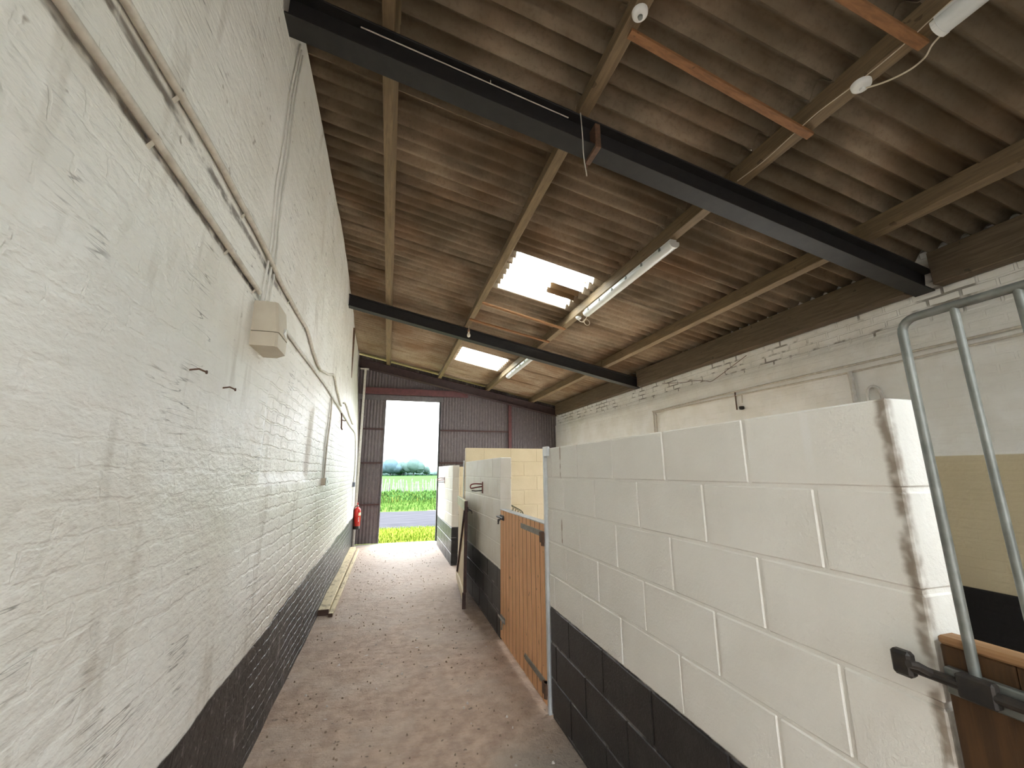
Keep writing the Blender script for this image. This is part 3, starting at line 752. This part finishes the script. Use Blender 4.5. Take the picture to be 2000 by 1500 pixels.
# the beige box
x0, x1, y0, y1, z0, z1 = xw(2.4, 2.4) - .02, -.585, 2.30, 2.56, 2.30, 2.54
t = thing('alarm_box', 'beige plastic box fixed to the left wall where the pipes meet', 'junction box', (x0, 2.43, z0))
mb = MB(); mb.prism([(x0, y0), (x1 - .012, y0), (x1, y0 + .012), (x1, y1 - .07), (x1 - .06, y1), (x0, y1)], lambda p: (p[0], p[1], z0 + .078), lambda p: (p[0] - (.02 if p[0] > x0 + .05 else 0), p[1], z1)); obj('upper_cover', mb, M['box'], t)
mb = MB(); mb.prism([(x0, y0 + .003), (x1 - .014, y0 + .003), (x1 - .003, y0 + .014), (x1 - .003, y1 - .07), (x1 - .06, y1 - .003), (x0, y1 - .003)], lambda p: (p[0], p[1], z0), lambda p: (p[0], p[1], z0 + .075)); obj('lower_cover', mb, M['box'], t)
mb = MB(); mb.prism([(y0 + .10, z0 + .10), (y0 + .16, z0 + .085), (y0 + .14, z0 + .14)], lambda p: (x1 - .012, p[0], p[1]), lambda p: (x1 + .002, p[0], p[1])); obj('lens_window', mb, M['white_plastic'], t)  # white triangle standing in for a highlight on the cover
# extinguisher
ex, ey = -.625, 10.43
t = thing('fire_extinguisher', 'red fire extinguisher hung in the far left corner', 'fire extinguisher', (ex, ey, .40))
mb = MB(); mb.lathe([(.070, .47), (.076, .475), (.076, .80), (.070, .84), (.050, .866), (.025, .88), (.022, .90)], (ex, ey, 0), n=24); obj('cylinder_body', mb, M['red'], t, True)
mb = MB(); mb.lathe([(.066, .405), (.074, .41), (.074, .472), (.070, .476)], (ex, ey, 0), n=24); obj('base_ring', mb, M['black_iron'], t, True)
mb = MB(); mb.lathe([(.020, .895), (.022, .93), (.016, .935)], (ex, ey, 0), n=14); h = obj('valve', mb, M['galv'], t)
mb = MB(); mb.box(ex - .012, ex + .012, ey - .10, ey + .03, .935, .95, .003); mb.box(ex - .010, ex + .010, ey - .12, ey + .03, .965, .985, .003); mb.box(ex - .01, ex + .01, ey + .01, ey + .03, .94, .98); obj('lever', mb, M['red'], h)
mb = MB(); mb.tube(smooth_pts([(ex, ey - .02, .915), (ex - .05, ey - .075, .90), (ex - .075, ey - .09, .80), (ex - .07, ey - .085, .62), (ex - .045, ey - .085, .50), (ex - .03, ey - .08, .46)]), .009, 8); obj('hose', mb, M['black_iron'], t, True)
def band(mb, a0, a1, za, zb, r=.0772, n=10):
    vs = []
    for k in range(n + 1):
        a = a0 + (a1 - a0) * k / n
        for q in (r - .004, r):
            for z in (za, zb): vs.append((ex + q * math.cos(a), ey + q * math.sin(a), z))
    fs = []
    for k in range(n):
        a, b = 4 * k, 4 * k + 4
        fs += [(a + 2, b + 2, b + 3, a + 3), (a, a + 1, b + 1, b), (a, b, b + 2, a + 2), (a + 1, a + 3, b + 3, b + 1)]
    mb.add(vs, fs)
mb = MB(); band(mb, -1.2, -.1, .70, .77); obj('label', mb, M['label'], t)
mb = MB()
for k in range(6): band(mb, -1.15, -.95 + .1 * (k % 2), .57 + k * .018, .57 + k * .018 + .011, .0774, 3)
obj('print', mb, M['pale_mark'], t)
mb = MB(); mb.box(-.72, ex - .07, ey - .02, ey + .02, .60, .80, .003); obj('wall_bracket', mb, M['galv_dull'], t)

# planks lying along the wall
def plank(x0, x1, y0, y1, z0, z1, skew, label):
    t = thing('floor_plank', label, 'plank', ((x0 + x1) / 2, y0, z0), 'planks along the left wall')
    fn = lambda p: (p[0] + skew * (p[1] - y0) / (y1 - y0), p[1], p[2])
    mb = MB(); mb.box(x0, x1, y0 + .012, y1, z0, z1, .004, fn); obj('board', mb, M['plank'], t)
    mb = MB(); mb.box(x0, x1, y0, y0 + .0115, z0, z1, .002, fn); obj('end_grain', mb, M['plank_end'], t)
plank(-.728, -.592, 5.78, 10.2, .0, .062, .0, 'wide pale timber plank lying on the floor along the left wall')
plank(-.586, -.538, 5.70, 10.12, .0, .036, .03, 'narrow pale timber lying on the corridor side of the wide plank')

# ------------------------------------------------------------------ right wall pipes
def rpipe(name, pts, r, label, mat, cat='conduit pipe', extra=None):
    P = []
    for y, z in pts: P.append((XR - .014 - r + (.02 if z > 2.93 else 0), y, z))
    mb = MB(); mb.tube(smooth_pts(P, 3), r, 8); return tag(obj(name, mb, mat, smooth=True), label, cat, 'surface pipes on the right wall')
rpipe('conduit_pipe', [(.8, 2.72), (1.72, 2.70), (3.05, 2.705), (4.4, 2.71), (5.3, 2.705), (6.22, 2.69), (6.27, 2.66), (6.28, 2.2)], .011, 'upper pipe along the right wall turning down behind the block stall wall', M['pipe_grey'])
rpipe('conduit_pipe', [(.8, 2.65), (1.72, 2.645), (2.97, 2.635), (4.32, 2.655), (5.3, 2.665), (6.16, 2.66), (6.20, 2.62), (6.21, 2.2)], .010, 'lower of the two parallel pipes along the right wall', M['pipe_grey'])
rpipe('conduit_pipe', [(2.95, 2.64), (2.945, 2.5), (2.945, 2.2)], .022, 'thick white vertical pipe on the right wall', M['white_paint'])
rpipe('conduit_pipe', [(2.83, 2.25), (2.83, 2.40), (2.80, 2.45), (2.76, 2.45), (2.72, 2.40), (2.71, 2.25)], .012, 'arched painted pipe on the right wall just above the stall wall', M['white_paint'])
rpipe('wall_cable', [(4.20, 3.16), (4.5, 3.06), (4.85, 2.95), (4.95, 2.97), (5.2, 3.03), (5.5, 3.06), (6.0, 3.15)], .004, 'loose dark wire sagging on the brick top of the right wall', M['rust'], 'cable')
t = thing('switch_drop', 'rusty hanging pull switch under the pipes on the right wall', 'switch', (XR - .03, 4.38, 2.44))
mb = MB(); mb.tube([(XR - .03, 4.43, 2.70), (XR - .03, 4.43, 2.46)], .009, 8); obj('drop_pipe', mb, M['rust'], t)
mb = MB(); mb.tube([(XR - .03, 4.32, 2.65), (XR - .03, 4.33, 2.54)], .007, 8); obj('short_pipe', mb, M['pipe_grey'], t)
mb = MB(); mb.lathe([(.010, -.045), (.028, -.04), (.032, -.01), (.028, .0)], (XR - .03, 4.35, 2.495), n=14); obj('switch_body', mb, M['black_iron'], t, True)

# ------------------------------------------------------------------ stall door shut in the first opening
def boards(mb, x0, x1, y0, y1, z0, z1, n, g=.012):
    w = (y1 - y0) / n
    for k in range(n): mb.box(x0, x1, y0 + k * w + g * .5, y0 + (k + 1) * w - g * .5, z0, z1, .004)
DX0, DX1 = 1.176, 1.202
t = thing('stall_door', 'shut tan boarded half door between the two block walls', 'stall door', (1.19, 3.8, .02))
mb = MB(); boards(mb, DX0, DX1, 3.135, 4.455, .025, 1.262, 12, .014); obj('board_panel', mb, M['door'], t)
mb = MB(); mb.box(DX0 + .0035, DX1 - .004, 3.14, 4.45, .03, 1.26); obj('groove_tongues', mb, M['groove'], t)
mb = MB(); mb.box(DX0 - .004, DX1 + .045, 3.13, 4.46, 1.262, 1.270, .001); obj('capping_strip', mb, M['galv'], t)
for z0_, z1_ in ((1.10, 1.22), (.12, .24)):
    mb = MB(); mb.box(DX1, DX1 + .04, 3.14, 4.45, z0_, z1_, .003); obj('ledge', mb, M['cream_ply'], t)
mb = MB(); mb.prism([(3.20, .24), (3.32, .24), (4.42, 1.10), (4.30, 1.10)], lambda p: (DX1, p[0], p[1]), lambda p: (DX1 + .04, p[0], p[1])); obj('brace', mb, M['cream_ply'], t)
for z, ya in ((1.187, 3.71), (.165, 3.63)):
    mb = MB(); mb.box(DX0 - .008, DX0 - .001, 3.15, ya, z - .022, z + .022, .002)
    for q in (.08, .22, .36, .48): mb.lathe([(.007, -.004), (.009, 0)], (DX0 - .008, 3.15 + q, z), 'x', 8)
    s_ = obj('strap_hinge', mb, M['strap'], t)
    mb = MB(); mb.lathe([(.022, -.05), (.022, .05)], (DX0 - .008, 3.125, z - .03), n=14); mb.box(DX0 - .03, DX0 + .01, 3.10, 3.17, z - .06, z + .02, .006); obj('knuckle', mb, M['rust'], s_)
mb = MB(); mb.box(DX0 - .010, DX0 - .001, 4.30, 4.44, 1.165, 1.215, .002); mb.tube([(DX0 - .022, 4.27, 1.19), (DX0 - .022, 4.50, 1.19)], .011, 10); mb.tube([(DX0 - .024, 4.33, 1.19), (DX0 - .05, 4.33, 1.165), (DX0 - .055, 4.33, 1.13)], .009, 8)
mb.tube([(DX0 - .03 + .0 , 4.42 + .02 * math.cos(a), 1.15 + .02 * math.sin(a)) for a in [k * math.pi / 6 for k in range(12)]], .005, 6, close=True); obj('bolt', mb, M['black_iron'], t)
mb = MB(); mb.box(DX0 - .012, DX0 - .001, 4.26, 4.40, .20, .255, .002); mb.tube([(DX0 - .022, 4.24, .235), (DX0 - .022, 4.44, .235)], .010, 8); mb.tube([(DX0 - .022, 4.29, .235), (DX0 - .03, 4.29, .15)], .008, 8); obj('kick_bolt', mb, M['strap'], t)
# posts
def post(y, ztop, label, plate):
    t = thing('door_post', label, 'door post', (1.185, y, 0), 'white metal hinge posts')
    mb = MB(); mb.box(1.166, 1.172, y - .012, y + .016, 0, ztop, .001); mb.box(1.168, 1.215, y - .012, y - .007, 0, ztop, .001); mb.box(1.168, 1.215, y + .011, y + .016, 0, ztop, .001); obj('channel', mb, M['white_post'], t)
    if plate: mb = MB(); mb.box(1.158, 1.178, y - .10, y - .02, 1.775, 1.85, .003); obj('fixing_plate', mb, M['white_post'], t)
post(3.09, 1.85, 'white metal hinge post at the end of the long near stall wall', True)
post(6.745, 1.84, 'thin white metal post at the far end of the second stall wall', False)

# second half door folded back into the corridor, hinged on the far post
P0, P1 = Vector((1.125, 6.76, 0)), Vector((1.015, 5.50, 0))
d = (P1 - P0); L = d.length; d.normalize(); nrm = Vector((-d.y, d.x, 0));
if nrm.x > 0: nrm = -nrm                     # towards the corridor
t = thing('stall_door', 'cream braced half door folded open into the corridor', 'stall door', (1.07, 6.1, .06))
def lm(p):   # (along, out, z)
    q = P0 + d * p[0] + nrm * p[1]; return (q.x, q.y, p[2])
mb = MB()
for k in range(12): mb.box(k * L / 12 + .001, (k + 1) * L / 12 - .001, 0, .02, .075, 1.285, .003, lm)
obj('board_panel', mb, M['cream_ply'], t)
mb = MB(); mb.box(0, L, .02, .045, 1.17, 1.29, .003, lm); obj('top_rail', mb, M['pale_rail'], t)
mb = MB(); mb.box(0, L - .012, .02, .042, .08, .19, .003, lm); obj('bottom_rail', mb, M['cream_ply'], t)
mb = MB(); mb.prism([(.06, .19), (.12, .19), (L - .04, 1.17), (L - .10, 1.17)], lambda p: lm((p[0], .02, p[1])), lambda p: lm((p[0], .045, p[1]))); obj('brace', mb, M['dark_edge'], t)
mb = MB(); mb.box(L, L + .010, .0, .040, .19, 1.29, .002, lm); obj('closing_edge', mb, M['dark_edge'], t)
mb = MB(); mb.box(L - .012, L + .016, .005, .05, .005, .19, .003, lm); obj('foot_block', mb, M['dark_edge'], t)
mb = MB(); mb.tube([lm((L - .08, -.02, 1.18)), lm((L + .05, -.02, 1.18))], .010, 8); mb.tube([lm((L - .02, -.02, 1.18)), lm((L, -.055, 1.16)), lm((L, -.06, 1.13))], .008, 8); mb.box(L - .10, L - .01, -.012, -.001, 1.15, 1.21, .002, lm); obj('bolt', mb, M['black_iron'], t)

# red saddle brackets on the block walls
def bracket(y, z, label, s=1.0):
    x = XS + .002
    t = thing('saddle_bracket', label, 'bracket', (x, y, z - .07), 'red folding brackets on the stall walls')
    mb = MB(); mb.box(x - .012, x, y - .018, y + .018, z - .085 * s, z + .06 * s, .003); obj('wall_plate_strip', mb, M['hook_red'], t)
    mb = MB(); mb.tube(smooth_pts([(x - .012, y, z + .03 * s), (x - .10 * s, y + .02, z + .035 * s), (x - .15 * s, y + .03, z + .02 * s), (x - .15 * s, y + .03, z - .02 * s), (x - .09 * s, y + .02, z - .012 * s), (x - .012, y, z)], 4), .008, 8); obj('arm_loop', mb, M['hook_red'], t, True)
    mb = MB(); mb.tube([(x - .012, y, z - .05 * s), (x - .09 * s, y + .02, z - .055 * s), (x - .14 * s, y + .03, z - .05 * s)], .007, 8); obj('lower_rod', mb, M['black_iron'], t)
bracket(5.36, 1.475, 'red looped bracket on the cream wall behind the tan door')
bracket(9.16, 1.50, 'red bracket on the white stall wall nearest the doorway', .95)

# hay net behind the tan door
mb = MB()
for k in range(5):
    for s in (-1, 1):
        pts = []
        for q in range(9):
            u = q / 8; yy = 4.74 + .05 * k * .3; pts.append((1.355 + .035 * k * u + .02 * s * math.sin(u * 9 + k), yy + .03 * math.cos(u * 7 + k * 1.3), 1.31 - .02 * k - u * (.45 + .05 * (k % 2)) + .012 * math.sin(u * 12)))
        mb.tube(smooth_pts(pts, 3), .0035, 5)
mb.tube(smooth_pts([(1.31, 4.70, 1.325), (1.38, 4.74, 1.285), (1.46, 4.78, 1.245), (1.53, 4.80, 1.205), (1.56, 4.82, 1.15)], 4), .005, 6)
for q in range(6):
    c = (1.36 + q * .033, 4.74 + .012 * q, 1.265 - q * .018)
    mb.tube([(c[0] + .018 * math.cos(a), c[1] + .01 * math.sin(a), c[2] + .022 * math.sin(a)) for a in [k * math.pi / 5 for k in range(10)]], .003, 5, close=True)
tag(obj('hay_net', mb, M['string']), 'dark green knotted net hanging just behind the tan half door', 'hay net')

# ------------------------------------------------------------------ tall gate with grille at the right edge
GY0, GY1 = -.70, .698
t = thing('stall_gate', 'brown wooden stall gate with grey metal bars at the right picture edge', 'stall gate', (1.19, 0, .03))
mb = MB(); n = 12
for k in range(n): mb.box(1.178, 1.215, GY0 + k * (GY1 - GY0) / n + .0005, GY0 + (k + 1) * (GY1 - GY0) / n - .0005, .03, 1.288, .003)
obj('board_panel', mb, M['gate_wood'], t)
mb = MB(); mb.box(1.174, 1.222, GY0, GY1, 1.2885, 1.306, .005); obj('top_edge', mb, M['gate_top'], t)
mb = MB(); mb.box(1.158, 1.176, GY0, GY1 - .01, 1.198, 1.250, .003); obj('channel_rail', mb, M['galv_dull'], t)
mb = MB(); mb.tube([(1.150, .50, 1.228), (1.148, .76, 1.228)], .011, 12); mb.box(1.135, 1.160, .735, .775, 1.205, 1.258, .006); mb.box(1.138, 1.160, .60, .66, 1.205, 1.252, .004); mb.tube([(1.149, .70, 1.228), (1.12, .71, 1.245), (1.10, .715, 1.25)], .008, 8); obj('bolt', mb, M['black_iron'], t)
mb = MB(); r_ = .0095; xg = 1.165
gp = [(xg, .638, 1.245)] + [(xg, .608 + .03 * math.cos(a), 1.98 + .03 * math.sin(a)) for a in [math.pi / 2 * k / 5 for k in range(6)]]
gp += [(xg, -.608 + .03 * math.cos(a), 1.98 + .03 * math.sin(a)) for a in [math.pi / 2 + math.pi / 2 * k / 5 for k in range(6)]] + [(xg, -.638, 1.245)]
mb.tube(gp, r_, 12); fr_ = obj('grille_frame', mb, M['galv_dull'], t, True)
for k in range(1, 12):
    y = .636 - k * .0975
    if y < -.6: break
    mb = MB(); mb.tube([(xg, y, 1.248), (xg, y, 2.006)], .0075, 10); obj('bar', mb, M['galv_dull'], fr_, True)

# ------------------------------------------------------------------ crumbs on the floor
def crumbs(name, n, mat, smin, smax, label):
    mb = MB()
    for _ in range(n):
        y = 2.2 + 8.2 * random.random() ** 1.5; x = random.uniform(-.66, 1.1)
        r = random.uniform(smin, smax)
        ph = random.random() * 6
        vs = [(x + r * math.cos(ph + a) * random.uniform(.6, 1.1), y + r * math.sin(ph + a) * random.uniform(.6, 1.1), -.003) for a in (0, 1.3, 2.5, 3.8, 5)]
        vs += [(x + (vx - x) * .6, y + (vy - y) * .6, r * random.uniform(.5, .9)) for vx, vy, _z in vs]
        mb.add(vs, [(5, 6, 7, 8, 9)] + [(i, (i + 1) % 5, 5 + (i + 1) % 5, 5 + i) for i in range(5)])
    tag(obj(name, mb, mat, keep=True, fixn=True), label, 'debris', None, 'stuff')
crumbs('floor_debris', 480, M['crumb'], .003, .010, 'brown crumbs and grit scattered over the corridor floor')
crumbs('pale_debris', 60, M['pale_crumb'], .005, .013, 'pale chips scattered over the corridor floor')

# ------------------------------------------------------------------ outside
def ground(name, y0, y1, x0, x1, z, mat, bump=0.0, step=None, kind='structure', label=None, cat=None):
    mb = MB(); nx = 2 if not step else int((x1 - x0) / step) + 1; ny_ = 2 if not step else int((y1 - y0) / step) + 1
    for i in range(nx):
        for j in range(ny_):
            x = x0 + (x1 - x0) * i / (nx - 1); y = y0 + (y1 - y0) * j / (ny_ - 1)
            mb.v.append((x, y, z + bump * noise.noise(Vector((x * .6, y * .6, 1)))))
    for i in range(nx - 1):
        for j in range(ny_ - 1): a = i * ny_ + j; mb.f.append((a, a + ny_, a + ny_ + 1, a + 1))
    o = obj(name, mb, mat, keep=True, fixn=False); o['kind'] = kind
    if label: o['label'] = label; o['category'] = cat
    return o
ground('yard_ground', -40, -3.4, -30, 30, -.02, M['yard'])
ground('side_ground', -3.4, 10.95, 4.7, 40, -.03, M['pale_yard']); ground('side_ground', -3.4, 10.95, -40, -1.2, -.03, M['yard'])  # unseen right-hand ground, made pale to bounce light inside
ground('verge_ground', 10.95, 13.75, -40, 50, -.03, M['verge'])
ground('road', 13.75, 19.6, -80, 90, -.035, M['road'])
ground('bank_ground', 19.6, 37.5, -20, 30, -.03, M['bank'], .06, .8)
ground('field_ground', 37.5, 320, -300, 350, -.02, M['field'])
def blades(name, n, x0, x1, y0, y1, h0, h1, w, mat, label, clump=False):
    mb = MB()
    for _ in range(n):
        x, y = random.uniform(x0, x1), random.uniform(y0, y1)
        h = random.uniform(h0, h1)
        if clump: h *= max(.25, .75 + .9 * noise.noise(Vector((x * .7, y * .5, 4))))
        a = random.random() * 6.28; l = random.uniform(.1, .6) * h; ww = w * random.uniform(.6, 1.4)
        cx_, cy_ = math.cos(a), math.sin(a)
        mb.add([(x - cy_ * ww, y + cx_ * ww, -.04), (x + cy_ * ww, y - cx_ * ww, -.04), (x + cx_ * l * .4 + cy_ * ww * .8, y + cy_ * l * .4 - cx_ * ww * .8, h * .6), (x + cx_ * l * .4 - cy_ * ww * .8, y + cy_ * l * .4 + cx_ * ww * .8, h * .6), (x + cx_ * l, y + cy_ * l, h)], [(0, 1, 2, 3), (3, 2, 4)])
    tag(obj(name, mb, mat, keep=True, fixn=False), label, 'grass', None, 'stuff')
blades('verge_grass', 7000, -1.6, 3.2, 10.98, 13.75, .015, .06, .006, M['verge'], 'short yellow green grass between the doorway and the road')
blades('bank_grass', 6000, -3, 6, 19.7, 36, .05, .22, .02, M['bank'], 'bright green grass on the bank beyond the road')
blades('undergrowth', 5000, -3.5, 7.5, 25, 35, .10, .38, .05, M['blade'], 'tangled green weeds growing below the stake fence', True)
blades('dry_grass', 1200, -3.5, 7.5, 24, 36.0, .1, .36, .025, M['blade_dry'], 'yellowish seeding grass among the weeds', True)
# stakes
stake0 = None
for k in range(30):
    x = -.75 + k * .165 + random.uniform(-.05, .05)
    if stake0 is None:
        mb = MB(); mb.tube([(0, 0, 0), (0, 0, .5), (0, 0, 1.0)], [.050, .048, .040], 7); stake0 = obj('fence_stake', mb, M['stake']); o = stake0
    else:
        o = stake0.copy(); COL.objects.link(o)
    o.location = (x, 37.3 + random.uniform(-.25, .25), -.06); o.rotation_euler = (random.uniform(-.1, .1), random.uniform(-.16, .16), random.random() * 6); h = random.uniform(.85, 1.2); o.scale = (random.uniform(.7, 1.2), 1, h)
    tag(o, 'thin pale leaning stake in the fence beyond the road', 'fence stake', 'fence stakes beyond the road')
mb = MB()
for z in (.35, .7): mb.tube([(-1 + .5 * k, 37.3, z + .02 * math.sin(k * 2)) for k in range(13)], .006, 5)
tag(obj('fence_wire', mb, M['rust']), 'two rusty wires strung along the stake fence', 'fence wire')
# distant trees
def blob(mb, c, r, seed, sq=1.0, n=18):
    m = n // 2 + 1
    for i in range(m + 1):
        th = math.pi * i / m
        for k in range(n):
            ph = 2 * math.pi * k / n; dv = Vector((math.sin(th) * math.cos(ph), math.sin(th) * math.sin(ph), math.cos(th)))
            q = r * (1 + .20 * noise.noise(dv * 2.6 + Vector((seed, 0, 0))) + .10 * noise.noise(dv * 7 + Vector((0, seed, 0))))
            mb.v.append((c[0] + dv.x * q, c[1] + dv.y * q, c[2] + dv.z * q * sq))
    b = len(mb.v) - (m + 1) * n
    for i in range(m):
        for k in range(n): mb.f.append((b + i * n + k, b + i * n + (k + 1) % n, b + (i + 1) * n + (k + 1) % n, b + (i + 1) * n + k))
def tree(x, y, blobs, mat, label, name='broad_tree'):
    t = thing(name, label, 'tree', (x, y, 0), 'trees across the field')
    mb = MB()
    for k, (dx, z, r, sq) in enumerate(blobs): blob(mb, (x + dx * 1.1, y + random.uniform(-1, 1), z * 1.3), r * 1.25, x + k * 3.7, sq)
    obj('crown', mb, mat, t, True)
    mb = MB(); mb.tube([(x, y, -.1), (x + .1, y, 1.6)], [.35, .28], 8); obj('trunk', mb, M['bark'], t)
tree(1.0, 200, [(0, 3.3, 2.9, .9), (-2.6, 2.9, 2.4, .9), (2.3, 2.6, 1.9, .9), (-4.8, 2.4, 2.2, 1)], M['tree'], 'round hazy blue tree at the left side of the doorway view')
tree(6.4, 209, [(0, 3.0, 2.1, 1), (-1.6, 2.3, 1.8, 1), (1.3, 3.3, 1.5, 1)], M['tree2'], 'small hazy tree with an uneven top between the two big trees')
tree(11.2, 200, [(0, 3.6, 2.6, .95), (2.0, 3.0, 2.3, .95), (-2.0, 3.0, 2.2, .95)], M['tree2'], 'large domed hazy green tree in the middle of the doorway view')
tree(17.6, 205, [(0, 2.2, 1.1, 1.2), (-.5, 1.5, 1.0, 1), (.6, 1.4, .9, 1)], M['tree2'], 'little pointed tree standing alone at the right of the doorway view')
mb = MB()
for k in range(40): blob(mb, (-12 + k * 1.1, 212 + random.uniform(-2, 2), .7), random.uniform(1.1, 1.7), k * 2.3, .9, 10)
tag(obj('hedgerow', mb, M['tree2'], smooth=True), 'low hazy hedge along the far edge of the field', 'hedge')
mb = MB(); N = 40
for k in range(N + 1):
    x = -260 + 560 * k / N; h = 9 + 5 * noise.noise(Vector((k * .17, 0, 0)))
    mb.v += [(x, 640, -1), (x, 660, h), (x, 760, -1)]
for k in range(N): mb.f += [(3 * k, 3 * k + 3, 3 * k + 4, 3 * k + 1), (3 * k + 1, 3 * k + 4, 3 * k + 5, 3 * k + 2)]
struct('hills', mb, M['hill'], smooth=True)

for o in scene.objects:
    if '_w' in o: del o['_w']

# ------------------------------------------------------------------ light: overcast sky only
w = bpy.data.worlds.new('overcast_sky'); scene.world = w; w.use_nodes = True
nt = w.node_tree; nt.nodes.clear()
out = nt.nodes.new('ShaderNodeOutputWorld'); bg = nt.nodes.new('ShaderNodeBackground')
# overcast dome: the zenith about three times as bright as the horizon
tc = nt.nodes.new('ShaderNodeTexCoord'); sx = nt.nodes.new('ShaderNodeSeparateXYZ'); nt.links.new(tc.outputs['Generated'], sx.inputs[0])
mr = nt.nodes.new('ShaderNodeMapRange'); nt.links.new(sx.outputs[2], mr.inputs['Value'])
mr.inputs['From Min'].default_value = 0; mr.inputs['From Max'].default_value = 1; mr.inputs['To Min'].default_value = .5; mr.inputs['To Max'].default_value = 3.0
nt.links.new(mr.outputs[0], bg.inputs[1]); bg.inputs[0].default_value = (.93, .975, 1.02, 1)
nt.links.new(bg.outputs[0], out.inputs[0])

scene.view_settings.view_transform = 'Standard'; scene.view_settings.look = 'None'
scene.view_settings.gamma = 1.0; scene.view_settings.use_curve_mapping = False
scene.view_settings.exposure = 3.5
c = scene.cycles
c.max_bounces = 14; c.diffuse_bounces = 4; c.adaptive_threshold = .05; c.glossy_bounces = 4; c.transmission_bounces = 6; c.transparent_max_bounces = 12
c.use_denoising = True
c.sample_clamp_indirect = 6.0
c.caustics_reflective = False; c.caustics_refractive = False
